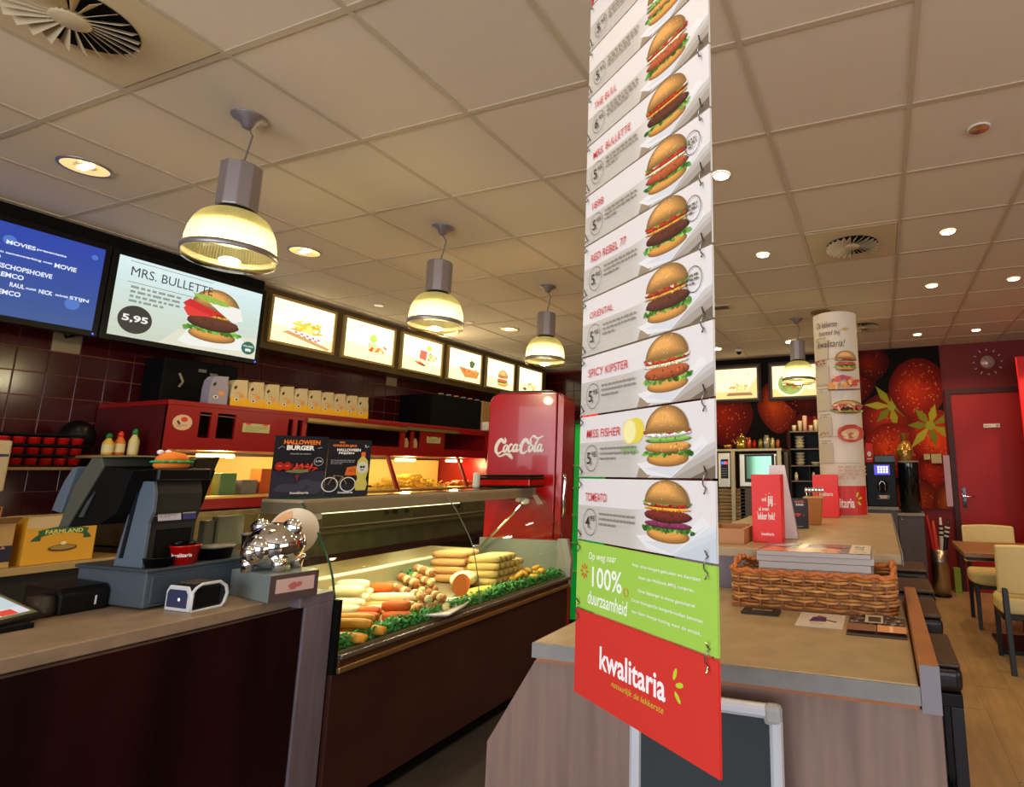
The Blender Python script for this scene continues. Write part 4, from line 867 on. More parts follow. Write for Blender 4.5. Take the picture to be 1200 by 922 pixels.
# ================================================================ RED FRIDGE
t = fridge = thing('fridge', 'tall red retro fridge with white script on its side', 'fridge', (0, 0, 0))
def rounded(x0, x1, z0, z1, r0, r1, n=7):
    pts = [(x0, z0), (x1, z0)]
    for i in range(n+1): a = PI/2*i/n; pts.append((x1-r1+r1*math.cos(a), z1-r1+r1*math.sin(a)))
    for i in range(n+1): a = PI/2+PI/2*i/n; pts.append((x0+r0+r0*math.cos(a), z1-r0+r0*math.sin(a)))
    return pts
FD = .34
MB().ext([(x, 0, z) for x, z in rounded(-.555, -.008, .06, 1.985, .09, .012)], (0, FD, 0)).build('fridge_body', red_gloss, t, bev=.018, seg=4, smooth=True)
B(-.012, .003, .012, FD-.01, .07, 1.97).build('door_seal', bmatte, t)
MB().ext([(x, 0, z) for x, z in rounded(.001, .045, .06, 1.985, .01, .05)], (0, FD, 0)).build('fridge_door', red_gloss, t, bev=.016, seg=4, smooth=True)
MB().tube([(.04, .02, 1.36), (.062, .012, 1.34), (.07, .01, 1.30), (.062, .01, 1.19), (.07, .01, 1.08), (.062, .012, 1.04), (.04, .02, 1.02)], [.008, .012, .018, .014, .018, .012, .008], 10).build('door_handle', chrome, t, smooth=True)
B(-.5, -.06, .05, FD-.05, 1.986, 2.012).build('top_vent', mat('brown_black', '#2a1712', .5), t, bev=.008)
B(-.53, .03, .04, FD-.03, 0, .06).build('plinth', bmatte, t)
p = Pr(); hc = '#efe9e4'
def st(pts, w0=.5, w1=1.0): # brush strokes of the script, in units of the logo height
    pts = [Vector(q) for q in pts]; out = []
    for i in range(len(pts)-1):
        a = pts[max(0, i-1)]; b = pts[i]; c = pts[i+1]; d = pts[min(len(pts)-1, i+2)]
        for k in range(5):
            u = k/5; out.append(.5*((2*b)+(c-a)*u+(2*a-5*b+4*c-d)*u*u+(3*b-a-3*c+d)*u**3))
    out.append(pts[-1]); n = len(out)
    ws = [.042*(w0+(w1-w0)*math.sin(PI*i/(n-1))) for i in range(n)]
    p.line([(q.x*.135+q.y*.025, q.y*.15) for q in out], [x*.36 for x in ws], hc)
st([(.42, .9), (.5, .72), (.42, .66), (.2, .8), (.02, .5), (.06, .18), (.25, .1), (.42, .22)], .5, 1.8)
st([(.6, .55), (.48, .42), (.5, .2), (.62, .22), (.68, .42), (.6, .55)], .6, 1.2)
st([(.96, .5), (.86, .56), (.76, .4), (.8, .2), (.92, .2), (1.0, .3)], .6, 1.2)
st([(1.24, .5), (1.12, .55), (1.04, .38), (1.08, .2), (1.2, .26), (1.26, .54)], .6, 1.2); st([(1.26, .55), (1.24, .25), (1.3, .2), (1.38, .3)], .6, 1.1)
st([(1.36, .5), (1.5, .5)], .8, 1.2)
st([(1.98, .82), (2.02, .66), (1.9, .62), (1.66, .8), (1.5, .5), (1.54, .18), (1.74, .1), (1.9, .24)], .5, 1.8)
st([(1.9, .74), (2.1, .98), (2.35, .86), (2.7, .98)], .4, 1.2)
st([(2.1, .55), (1.98, .42), (2.0, .2), (2.12, .22), (2.18, .42), (2.1, .55)], .6, 1.2)
st([(2.46, .9), (2.34, .6), (2.3, .26), (2.38, .2), (2.46, .3)], .6, 1.3)
st([(2.68, .5), (2.56, .55), (2.48, .38), (2.52, .2), (2.64, .26), (2.7, .54)], .6, 1.2); st([(2.7, .55), (2.68, .25), (2.76, .2), (2.84, .3)], .6, 1.1)
st([(.1, .1), (.35, -.06), (.7, .06), (1.0, -.1), (1.1, -.16), (.95, .04), (.7, .1)], .4, 1.2)
p.build('script_logo', t, plane((-.495, -.0005, 1.50), (1, 0, 0.0), (0, 0, 1)))
fridge.location = (-2.34, 3.87, 0); fridge.rotation_euler = (0, 0, math.radians(15))
# green lit drinks tower behind the fridge
t = thing('drinks_tower', 'narrow green-lit drinks rack behind the red fridge', 'drinks rack', (-2.5, 4.8, 0))
gg = mat('green_glow', '#0fa03a', .4, emit=.22, ecol='#10d84a')
B(-2.64, -2.44, 4.6, 4.95, 0, .1).build('rack_base', bmatte, t)
B(-2.63, -2.45, 4.66, 4.94, .1, 1.80).build('glowing_panel', gg, t)
for z in (.5, .74, .98, 1.22, 1.42): B(-2.64, -2.44, 4.6, 4.66, z, z+.012).build('rack_shelf', mat('green_shelf', '#7fe08c', .3), t)
B(-2.66, -2.43, 4.6, 4.95, 1.80, 1.83).build('rack_top', mat('dark_green_top', '#0c2a16', .5), t)
o = MB().ball((-2.53, 4.75, 1.895), .075, .06, .062, 12, 8, None, .12).build('red_lamp', mat('red_glow', '#ff2a1c', .4, emit=1.6, ecol='#ff1c18'), smooth=True); tag(o, 'small glowing red lamp on top of the green rack', 'lamp')

# ================================================================ SERVICE COUNTER WITH THE TILL
t = thing('service_counter', 'service counter with brown stone-look top at the left front', 'counter', (-2.5, .6, 0))
B(-2.95, -2.185, -1.2, 1.838, .86, .90).build('worktop', stone_d, t, bev=.004)
B(-2.92, -2.145, -1.2, 1.712, .02, .8595).build('front_panel', darkred, t)
B(-2.92, -2.135, 1.715, 1.838, 0, .8595).build('end_panel', laminate, t, bev=.003)
B(-2.1855, -2.135, 1.69, 1.838, .8595, .899).build('end_panel_lip', laminate, t, bev=.002)

WT = .9005
# tablet
t = thing('tablet', 'tablet with a lit picture at the left front of the counter', 'tablet', (-2.55, 1.0, WT))
p1 = Vector((-2.605, 1.155, .912)); u_ = Vector((.4, -.92, 0)).normalized(); v_ = Vector((-.84, -.36, .4)).normalized(); v_ = (v_-u_*v_.dot(u_)).normalized(); n_ = -u_.cross(v_)
n_ = n_ if n_.z > 0 else -n_
c = p1+u_*.14+v_*.1
MB().obox(c+n_*.004, u_, v_, n_, .14, .1, .012).build('tablet_case', mat('dark_case', '#1a1412', .45), t, bev=.008, seg=3)
MB().obox(c+n_*.0165, u_, v_, n_, .125, .086, .0012).build('bezel', mat('olive_bezel', '#7b7a52', .4), t)
B(-2.66, -2.52, .98, 1.10, WT, .915).build('stand', bmatte, t)
p = Pr(); W, H = .222, .15; p.rect(0, 0, W, H, '#c9d8da'); p.rect(0, 0, W, H*.25, '#e3dfe6'); p.rect(W*.62, 0, W*.84, H*.2, '#e5492e'); p.ell(W*.7, H*.42, W*.12, H*.07, '#8d9095', 16); p.small(W*.2, H*.8, W*.5, .008, '#9fb0b4', 2)
o_ = c-u_*.111-v_*.075+n_*.019
p.build('lit_picture', t, (lambda a, b, d: o_+u_*(W-a)*1.0+v_*b+n_*(d+.0004)), print_mat('tablet_light', .3, emit=.9))
# card reader cradle and paper
t = thing('phone_cradle', 'black wedge-shaped device with a dark round side in front of the till drawer', 'device', (-2.72, 1.28, WT))
MB().ext([(-2.64, 1.205, WT), (-2.64, 1.205, .965), (-2.66, 1.205, .985), (-2.86, 1.205, .99), (-2.86, 1.205, WT)], (0, .135, 0)).build('device_body', black_m, t, bev=.006)
m = MB(); m.lathe([(.058, 0), (.06, .02), (.045, .065)], (-2.70, 1.185, WT), 24, sx=.9, sy=.75); m.build('round_side', mat('brown_black2', '#2a211c', .4), t, smooth=True)
B(-2.639, -2.638, 1.30, 1.305, .92, .95).build('indicator', white_m, t)
t = thing('paper_stack', 'stack of folded paper napkins behind the tablet', 'napkins', (-2.95, 1.3, WT))
for i in range(4): MB().obox((-2.9+i*.002, 1.09+i*.004, WT+.006+i*.0115), (.9, .3, 0), (-.3, .9, 0), (0, 0, 1), .04, .075, .0052).build('napkin', mat('napkin_cream', '#b8a273', .7), t)
# till
t = thing('till_base', 'slate grey cash drawer the till and cups stand on', 'cash drawer', (-2.66, 1.6, WT))
B(-2.86, -2.455, 1.345, 1.80, WT+.008, 1.028).build('drawer_housing', posg, t, bev=.004)
B(-2.87, -2.44, 1.335, 1.81, 1.028, 1.04).build('drawer_lid', mat('lid_grey', '#3c4348', .4), t, bev=.004)
B(-2.456, -2.447, 1.36, 1.79, .92, 1.015).build('drawer_front', mat('drawer_slate', '#39444f', .4), t, bev=.003)
for x, y in ((-2.82, 1.38), (-2.5, 1.38), (-2.82, 1.76), (-2.5, 1.76)): MB().lathe([(.012, WT), (.012, WT+.01)], (x, y, 0), 10).build('foot', black_m, t)
t = till = thing('cash_register', 'grey touch-screen till with a raised printer body on the cash drawer', 'cash register', (-2.6, 1.42, 1.04))
Z1 = 1.0405
MB().ext([(-2.67, 1.352, Z1), (-2.505, 1.352, Z1), (-2.505, 1.352, 1.20), (-2.488, 1.352, 1.235), (-2.492, 1.352, 1.30), (-2.51, 1.352, 1.345), (-2.60, 1.352, 1.345)], (0, .012, 0)).build('body_side', mat('slate_side', '#566470', .42), t, bev=.002)
MB().ext([(-2.672, 1.364, Z1), (-2.512, 1.364, Z1), (-2.512, 1.364, 1.19), (-2.494, 1.364, 1.235), (-2.498, 1.364, 1.30), (-2.515, 1.364, 1.345), (-2.60, 1.364, 1.345)], (0, .15, 0)).build('printer_body', posd, t, bev=.003)
MB().ext([(-2.512, 1.385, Z1+.01), (-2.512, 1.385, 1.17), (-2.511, 1.50, 1.17), (-2.511, 1.50, Z1+.01)], (.0015, 0, 0)).build('recess', bmatte, t)
MB().ext([(-2.63, 1.345, Z1+.03), (-2.617, 1.345, Z1+.03), (-2.575, 1.345, 1.34), (-2.588, 1.345, 1.34)], (0, .01, 0)).build('side_groove', mat('navy_line', '#10161f', .4), t)
B(-2.63, -2.485, 1.35, 1.53, 1.346, 1.392).build('top_cap', mat('cap_black', '#0b0a0a', .22), t, bev=.006)
MB().tube([(-2.478, 1.355, 1.222), (-2.478, 1.425, 1.222)], .001).build('edge_line', steel, t)
p = Pr(); p.rect(0, 0, .075, .03, '#b8b6bf'); p.small(.006, .02, .06, .008, '#8f8da0', 2); p.rect(.08, 0, .125, .03, '#2c2f73'); p.rect(.08, .022, .125, .03, '#a9a27a')
p.build('label_strip', t, plane((-2.4925, 1.375, 1.202), (0, 1, 0), (-.25, 0, 1)))
scr = mat('olive_grey_shell', '#4d5145', .4)
MB().ext([(-3.003, 1.30, 1.235), (-2.985, 1.30, 1.285), (-2.955, 1.30, 1.345), (-2.913, 1.30, 1.396), (-2.885, 1.30, 1.40), (-2.94, 1.30, 1.225)], (0, .31, 0)).build('rear_shell', mat('slate_side', '#566470'), t, bev=.004)
MB().ext([(-2.94, 1.30, 1.173), (-2.885, 1.30, 1.175), (-2.72, 1.30, 1.40), (-2.74, 1.30, 1.432), (-2.80, 1.30, 1.432), (-2.885, 1.30, 1.33)], (0, .32, 0)).build('screen_shell', scr, t, bev=.004)
MB().ext([(-2.884, 1.305, 1.176), (-2.70, 1.305, 1.19), (-2.61, 1.305, 1.23), (-2.55, 1.305, 1.385), (-2.72, 1.305, 1.402)], (0, .28, 0)).build('screen_back', bmatte, t, bev=.004)
B(-2.805, -2.56, 1.30, 1.62, 1.4335, 1.438).build('top_plate', mat('plate_highlight', '#73704f', .35), t, bev=.002)  # pale olive paints the highlight along the screen's top edge
MB().ext([(-2.78, 1.302, 1.27), (-2.74, 1.302, 1.31), (-2.79, 1.302, 1.215), (-2.815, 1.302, 1.215)], (0, -.004, 0)).build('hinge_plate', mat('hinge_grey', '#3d4444', .4), t)
MB().ext([(-2.60, 1.50, 1.26), (-2.53, 1.50, 1.43), (-2.56, 1.60, 1.44), (-2.63, 1.60, 1.27)], (-.014, 0, 0)).build('customer_display', mat('display_brown', '#2a1c14', .4), t, bev=.003)
t = thing('toy_burger', 'small plush burger toy sitting on top of the till', 'toy', (-2.55, 1.42, 1.39))
MB().lathe([(.05, 0), (.058, .012), (.054, .02)], (-2.55, 1.425, 1.3925), 20, sx=.8).build('toy_bottom_bun', mat('toy_orange', '#d8741e', .8), t, smooth=True)
m = MB()
for i in range(14):
    a = 2*PI*i/14; m.ball((-2.55+.045*math.cos(a), 1.425+.055*math.sin(a), 1.417), .014, .014, .005, 8, 5)
m.build('toy_lettuce', mat('toy_green', '#2f9a5a', .8), t, smooth=True)
MB().lathe([(.054, 0), (.052, .014), (.036, .03), (.001, .037)], (-2.55, 1.425, 1.419), 20, sx=.8).build('toy_top_bun', MC['toy_orange'], t, smooth=True)
for y in (1.385, 1.41): MB().ball((-2.555, y, 1.453), .011, .011, .009, 8, 6).build('toy_eye', paper, t, smooth=True)
def cup(x, y, z, r0, r1, h, c_, name, label, lid=None):
    t = thing(name, label, 'cup', (x, y, z))
    MB().lathe([(r0, 0), (r1, h*.93), (r1*1.05, h*.94), (r1*1.05, h), (r1*.9, h), (r0*.9, .01)], (x, y, z), 24).build('cup_body', c_, t, smooth=True)
    if lid: MB().lathe([(r1*1.1, h+.001), (r1*1.1, h+.008), (.001, h+.01)], (x, y, z), 24).build('cup_lid', lid, t, smooth=True)
    return t
Z2 = 1.0405
c1 = cup(-2.478, 1.47, Z2, .036, .046, .068, red_gloss, 'red_cup', 'small red cup with white lettering on the cash drawer')
p = Pr(); p.text('kwalitaria', -.03, .028, .06, .014, '#f2e4e0', bold=.02)
p.build('cup_print', c1, lambda a, b, d: Vector((-2.478, 1.47, Z2))+Vector((math.cos(-.75+a/.042), math.sin(-.75+a/.042), 0))*(.0415+b*.1+d)+Vector((0, 0, b)))
for a, b in ((-2.49, 1.45), (-2.466, 1.485), (-2.49, 1.495)): o = MB().lathe([(.012, 0), (.014, .012), (.001, .014)], (a, b, Z2+.0685), 10).build('sauce_lid', black_m, c1, smooth=True)
cup(-2.49, 1.395, Z2, .036, .046, .034, black_m, 'black_bowl', 'low black bowl left of the red cup')
cup(-2.52, 1.60, Z2, .055, .062, .042, black_m, 'black_tub', 'wide black tub with a pale lid right of the red cup', mat('dull_lid', '#77736a', .4))
cup(-2.52, 1.745, Z2, .035, .038, .075, black_m, 'black_pot', 'tall black pot with a pale lid behind the silver pig', MC['dull_lid'])
t = thing('payment_terminal', 'dark olive terminal standing behind the black tub', 'terminal', (-2.78, 1.75, Z2))
B(-2.80, -2.76, 1.70, 1.745, Z2, 1.17).build('terminal_post', mat('olive_dark', '#3d3a28', .5), t, bev=.004)
B(-2.795, -2.75, 1.745, 1.86, 1.0505, 1.185).build('terminal_head', mat('olive_head', '#4f4d38', .5), t, bev=.006)
B(-2.82, -2.74, 1.70, 1.80, 1.0405, 1.05).build('terminal_base', mat('olive_dark', '#3d3a28'), t, bev=.004)
# small scanner with white frames
t = thing('card_scanner', 'small dark card scanner with white rounded frames at the counter edge', 'scanner', (-2.3, 1.45, WT))
def hexa(x, ys, zs):
    return [(x, y, z) for y, z in zip(ys, zs)]
ys = [1.392, 1.392, 1.402, 1.418, 1.478, 1.50, 1.507, 1.50, 1.49]; zs = [WT+.001, .965, .978, .988, .988, .970, .945, .915, WT+.001]
MB().ext(hexa(-2.40, [1.397 if y < 1.4 else y-.003 for y in ys], [z-.004 if z > .91 else z+.003 for z in zs]), (.118, 0, 0)).build('scanner_body', mat('scanner_dark', '#1a1c22', .35), t, bev=.003)
MB().tube([Vector(q)+Vector((.125, 0, 0)) for q in hexa(-2.40, ys, zs)], .0055, 8, closed=True).build('front_frame', mat('scanner_white', '#c9ccd0', .35), t, smooth=True)
MB().ext([(-2.405, 1.391, WT), (-2.275, 1.391, WT), (-2.275, 1.391, .965), (-2.29, 1.391, .985), (-2.39, 1.391, .985), (-2.405, 1.391, .965)], (0, -.006, 0)).build('side_frame', MC['scanner_white'], t, bev=.003)
MB().ext([(-2.395, 1.385, WT+.012), (-2.288, 1.385, WT+.012), (-2.288, 1.385, .958), (-2.30, 1.385, .972), (-2.385, 1.385, .972), (-2.395, 1.385, .96)], (0, -.0012, 0)).build('side_window', mat('scanner_blue', '#34395a', .3), t)
MB().lathe([(.006, 0), (.001, .003)], (-2.33, 1.3835, .94), 10, rot=Euler((PI/2, 0, 0))).build('sensor_light', mat('sensor_glow', '#dff0d8', .4, emit=.8), t)
B(-2.281, -2.279, 1.41, 1.485, .912, .972).build('scanner_mouth', bmatte, t)
B(-2.39, -2.30, 1.415, 1.48, .986, .990).build('top_strip', mat('bronze_strip', '#6c5c4c', .3, .5), t)
# grey box and silver pig
t = thing('donation_box', 'grey metal box with a pink label under the silver pig', 'box', (-2.3, 1.68, WT))
q = [(-2.15, 1.572), (-2.112, 1.738), (-2.44, 1.80), (-2.478, 1.634)]
MB().ext([(x, y, WT) for x, y in q], (0, 0, .098)).build('box_body', mat('grey_green_metal', '#7d8786', .4, .2), t, bev=.003)
d_ = (Vector(q[1])-Vector(q[0])).normalized(); d3 = Vector((*d_, 0)); n3 = Vector((d_.y, -d_.x, 0))
MB().ext([Vector((*q[0], WT+.002))+n3*.0006, Vector((*q[1], WT+.002))+n3*.0006, Vector((*q[1], WT+.096))+n3*.0006, Vector((*q[0], WT+.096))+n3*.0006], n3*.0015).build('front_plate', mat('brown_plate', '#5d4c48', .35, .3), t)
p = Pr(); p.rect(0, 0, .135, .05, '#c9a9a0'); p.ell(.06, .022, .014, .011, '#b8605c', 10, jit=.3); p.ell(.08, .024, .012, .009, '#b8605c', 10, jit=.3); p.small(.045, .008, .05, .006, '#a8706a', 1)
p.build('pink_label', t, plane(Vector((*q[0], WT+.03))+d3*.02+n3*.0022, d3, (0, 0, 1)))
t = thing('piggy_bank', 'shiny chrome piggy bank standing on the grey box', 'piggy bank', (-2.28, 1.68, 1.0))
pc = Vector((-2.285, 1.675, 1.09)); R_ = Euler((0, 0, .35))
def pg(x, y, z): v = Vector((x, y, z)); v.rotate(R_); return pc+v
MB().ball(pc, .108, .1, .09, 28, 18, R_).build('pig_body', chrome, t, smooth=True)
MB().ball(pg(-.012, -.06, -.006), .062, .06, .06, 20, 14, R_).build('pig_head', chrome, t, smooth=True)
MB().lathe([(.022, -.02), (.026, .01), (.024, .016), (.001, .017)], pg(-.016, -.118, -.012), 16, rot=Euler((PI/2, 0, .35))).build('pig_snout', chrome, t, smooth=True)
for x, q in ((-.062, -.5), (.066, .55)): MB().ball(pg(x, -.01, .068), .04, .022, .036, 14, 10, Euler((0, q, .35))).build('pig_ear', chrome, t, smooth=True)
for x, y in ((-.06, -.055), (-.06, .05), (.06, -.055), (.06, .05)): MB().lathe([(.021, 0), (.023, .02), (.03, .05)], Vector((pg(x, y, 0).x, pg(x, y, 0).y, .9995)), 14).build('pig_leg', chrome, t, smooth=True)
MB().tube([pg(.0, .09, .02), pg(.01, .11, .035), pg(-.006, .116, .05), pg(-.01, .1, .05)], .005, 8).build('pig_tail', chrome, t, smooth=True)
o = MB().lathe([(.098, -.003), (.1, 0), (.098, .003)], (-2.37, 1.81, 1.125), 36, rot=Euler((PI/2-.12, 0, .55))).build('round_card', mat('disc_cream', '#cfc3ae', .4), smooth=True); tag(o, 'round cream plastic disc leaning behind the silver pig', 'disc')
for k in range(1):
    m = MB(); c = Vector((-2.37, 1.81, 1.125)); e = Euler((PI/2-.12, 0, .55)); pts = []
    for i in range(9): a = PI*.55+PI*.8*i/8; v = Vector((.09*math.cos(a), .09*math.sin(a), .0045)); v.rotate(e); pts.append(c+v)
    v = Vector((-.01, .0, .0045)); v.rotate(e); pts.append(c+v)
    nn = Vector((0, 0, .0006)); nn.rotate(e); m.ext(pts, nn); m.build('orange_quarter', mat('disc_orange', '#d79a5c', .4), o)

# ================================================================ HANGING BURGER BANNER
t = banner = thing('hanging_banner', 'tall banner of linked menu panels with burger pictures hanging over the bar', 'banner', (-.37, .857, 1.0))
BO = Vector((-.527, .9545, 0)); BU = Vector((.8503, -.5263, 0)).normalized(); BW = .373; BN = BU.cross(Vector((0, 0, 1)))
edge_w = mat('foam_panel', '#d6d2cc', .5)
def bplane(z): return plane(BO+Vector((0, 0, z)), BU, (0, 0, 1))
def bpanel(z0, z1, m, paint):
    o = MB().ext([BO+Vector((0, 0, z0)), BO+BU*BW+Vector((0, 0, z0)), BO+BU*BW+Vector((0, 0, z1)), BO+Vector((0, 0, z1))], -BN*.003).build('menu_panel', m, t)
    p = Pr(.00008); paint(p, BW, z1-z0); p.build('panel_print', o, bplane(z0)); return o
def logo(p, x, y, w_, h_, c1='#f4f0ee', c2='#c9c43c'):
    p.text('kwalitaria', x, y, w_*.86, h_, c1, bold=.022); rays(p, x+w_*.93, y+h_*.75, h_*.5, '#b9cf32')
    if c2: p.text('natuurlijk de lekkerste', x+w_*.18, y-h_*.52, w_*.66, h_*.32, c2, shear=.25)
def pred(p, W, H):
    p.rect(0, 0, W, H, '#d0362c'); logo(p, W*.224, H*.41, W*.555, H*.26)
def pgreen(p, W, H):
    p.rect(0, 0, W, H, '#9fca4e'); w_ = '#f3f7e6'
    p.text('Op weg naar', W*.11, H*.72, W*.24, H*.14, w_, shear=.2, slope=.04); p.text('100%', W*.145, H*.36, W*.25, H*.30, w_, bold=.015, slope=.02); p.text('duurzaamheid', W*.11, H*.10, W*.33, H*.20, w_, bold=.01, shear=.15)
    for a in range(8): p.ell(W*.075+.009*math.cos(a*.785), H*.56+.009*math.sin(a*.785), .005, .002, '#d8602a', 8, a*.785)
    p.ring(W*.43, H*.42, .007, .007, .0015, '#d8842a', 12)
    for k, (tt, a, b) in enumerate((('Voor onze burgers gebruiken we duurzaam', .475, .44), ('vlees van Hollands MRIJ runderen.', .52, .36), ('Onze kipburger is mooie geelscharrel', .52, .36), ('Onze biologische burgerbroodjes bevatten', .475, .45), ('een klein beetje honing voor de smaak.', .475, .44))):
        p.text(tt, W*a, H*(.78-k*.145-(.03 if k > 1 else 0)), W*b, H*.06, w_, bold=.004)
def pmenu(name, price, kind, badge=False, extra=None, titlew=None):
    def f(p, W, H):
        p.rect(0, 0, W, H, '#dfdad7')
        gx = lambda a, k: tuple(x*k+(1-k)*y for x, y in zip((.76, .74, .70), (.87, .85, .84)))
        p.l += 1
        for q in range(14):
            x0 = W*(.0 if q == 0 else .44+q*.012); x1 = W*(.452+q*.012); p.poly([(x0, 0), (x1, 0), (x1, H*(.56+.004*q)), (x0, H*.56)], gx(0, 1-q/14), p.l)
        p.small(W*.02, H*.5, W*.42, H*.11, '#bab4aa', 5, fill=.12)
        g2 = ('#a39a8e', '#b6b0a8', '#c6c2bc') if kind != 3 else ('#c3ccd2', '#ccd3d8', '#d5dade')
        p.poly([(W*.60, 0), (W, H*.46), (W, 0)], g2[2]); p.poly([(W*.68, 0), (W, H*.38), (W, 0)], g2[1]); p.poly([(W*.76, 0), (W, H*.3), (W, 0)], g2[0])
        if kind != 3:
            p.poly([(W*.86, 0), (W, H*.16), (W, 0)], '#6f6150'); p.poly([(W*.5, 0), (W*.58, 0), (W*.64, H*.08), (W*.52, H*.14)], '#9c8a72')
        p.poly([(W*.5, H*.2), (W*.58, H*.04), (W*.74, H*.0), (W*.97, H*.44), (W*.93, H*.56), (W*.82, H*.3)], '#e4e3e2'); p.poly([(W*.56, H*.13), (W*.74, H*.02), (W*.95, H*.44), (W*.8, H*.22)], '#d3d6da')
        if extra == 'lemon': p.ell(W*.49, H*.69, W*.068, H*.19, '#e2cf4a', 20); p.ell(W*.445, H*.68, W*.055, H*.19, '#e9dc7c', 20); p.ell(W*.445, H*.68, W*.047, H*.165, '#f0eaa8', 20); p.ell(W*.45, H*.4, W*.07, H*.06, '#8fae74', 20, jit=.3)
        burger(p, W*.715, H*.585, W*.33, H*.86, kind)
        if name: p.text(name, W*.08, H*.635, W*.0272*len(name), H*.135, '#cf2430', bold=.002, shear=.06)
        p.ring(W*.127, H*.30, W*.062, H*.215, .0011, '#5a5650', 32)
        a, b = price.split(','); p.text(a, W*.088, H*.205, W*.034, H*.19, '#2f2c29', bold=.01); p.text(',', W*.124, H*.18, W*.008, H*.05, '#2f2c29'); p.text(b, W*.131, H*.32, W*.042, H*.085, '#2f2c29', bold=.01)
        p.small(W*.21, H*.43, W*.285, H*.08, '#8b857c', 3, fill=.42)
        if badge: p.ring(W*.9, H*.60, W*.05, H*.19, .0014, '#4f4c48', 28); p.small(W*.872, H*.65, W*.055, H*.06, '#6c6863', 3)
    return f
rows = [(1.0, 1.138, red_print, pred), (1.1415, 1.2545, mat('green_card', '#9fca4e', .5), pgreen),
 (1.258, 1.3655, edge_w, pmenu('TOMEATO', '4,95', 3)), (1.369, 1.4785, edge_w, pmenu('MISS FISHER', '5,95', 2, extra='lemon')),
 (1.482, 1.5915, edge_w, pmenu('SPICY KIPSTER', '5,95', 1)), (1.595, 1.7045, edge_w, pmenu('ORI\u00cbNTAL', '5,95', 0, True)),
 (1.708, 1.8175, edge_w, pmenu('RED REBEL 77', '5,95', 0, True)), (1.821, 1.9245, edge_w, pmenu('1898', '5,95', 1, True)),
 (1.928, 2.0345, edge_w, pmenu('MRS. BULLETTE', '5,95', 0)), (2.038, 2.1445, edge_w, pmenu('THE BULL', '6,95', 1)), (2.148, 2.2545, edge_w, pmenu('', '5,95', 2)), (2.258, 2.365, edge_w, pmenu('', '5,95', 0))]
def phead(p, W, H):
    p.rect(0, 0, W, H, '#d0362c'); p.poly([(W*.03, 0), (W*.05, H*.25), (W*.12, H*.6), (W*.25, H), (W, H), (W, 0)], '#e1dcd9'); burger(p, W*.66, H*.5, W*.34, H*.9, 1)
rows.append((2.3685, 2.48, edge_w, phead))
for a, b, m, f in rows: bpanel(a, b, m, f)
wire = mat('wire_ring', '#8f8c88', .25, .9)
for i in range(len(rows)-1):
    z = (rows[i][1]+rows[i+1][0])/2
    for u0 in (.012, BW-.018):
        c = BO+BU*u0+Vector((0, 0, z)); pts = []
        for k in range(10): a = 2*PI*k/10; pts.append(c+BN*.0075*math.cos(a)+Vector((0, 0, .0105*math.sin(a)))+BU*.003*math.sin(a))
        MB().tube(pts, .0011, 6, closed=True).build('link_ring', wire, t, smooth=True)
        for dz in (-.011, .011): MB().tube([c+BN*.002+Vector((0, 0, dz)), c+BN*.009+BU*.004+Vector((0, 0, dz*1.7))], .0014, 6).build('ring_tail', wire, t)
for u0 in (.012, BW-.018): MB().tube([BO+BU*u0+Vector((0, 0, 2.475)), BO+BU*u0+Vector((0, 0, CZ))], .0015, 6).build('hanging_wire', wire, t)

# ================================================================ BAR WITH THE LOWER FRONT TABLE
t = thing('front_bar_table', 'wood-clad front bar table with stone-look top and slanted cheek', 'bar', (-.35, 1.55, 0))
MB().ext([(.078, 1.20, 0), (.078, 1.20, .955), (-.765, 1.20, .955), (-.885, 1.20, .77), (-.885, 1.20, 0)], (0, .03, 0)).build('front_cheek', laminate_w, t, bev=.002)
B(-.76, .042, 1.185, 1.905, .965, 1.0).build('tabletop', stone, t, bev=.003)
B(-.762, .044, 1.181, 1.186, .967, .998).build('top_edge_band', stone2, t)
B(-.76, .042, 1.198, 1.235, .955, .965).build('edge_batten', edgew, t)
B(.045, .078, 1.186, 1.92, .955, 1.035).build('side_rail', edgew, t, bev=.002)
B(.045, .078, 1.182, 1.1865, .955, 1.035).build('rail_end', mat('grey_edge_band', '#7a7478', .5), t)
B(.045, .074, 1.235, 1.905, 0, .955).build('side_panel', laminate_w, t)
B(-.74, -.70, 1.235, 1.905, 0, .96).build('side_panel', laminate_w, t)
t = thing('back_bar', 'higher back bar behind the front table with grey-brown cladding', 'bar', (-.3, 2.8, 0))
B(-.70, .046, 1.908, 3.66, 1.098, 1.128).build('bar_top', stone, t, bev=.004)
B(-.68, .03, 1.915, 1.945, 0, 1.098).build('riser_panel', laminate, t)
B(-.17, -.14, 1.945, 3.64, 0, 1.098).build('side_panel', laminate_w, t)
B(-.68, -.65, 1.945, 3.64, 0, 1.098).build('side_panel', laminate_w, t)
B(-.65, -.17, 3.61, 3.64, 0, 1.098).build('end_panel', laminate, t)
B(.047, .05, 1.908, 3.66, 1.096, 1.13).build('edge_band', stone2, t)
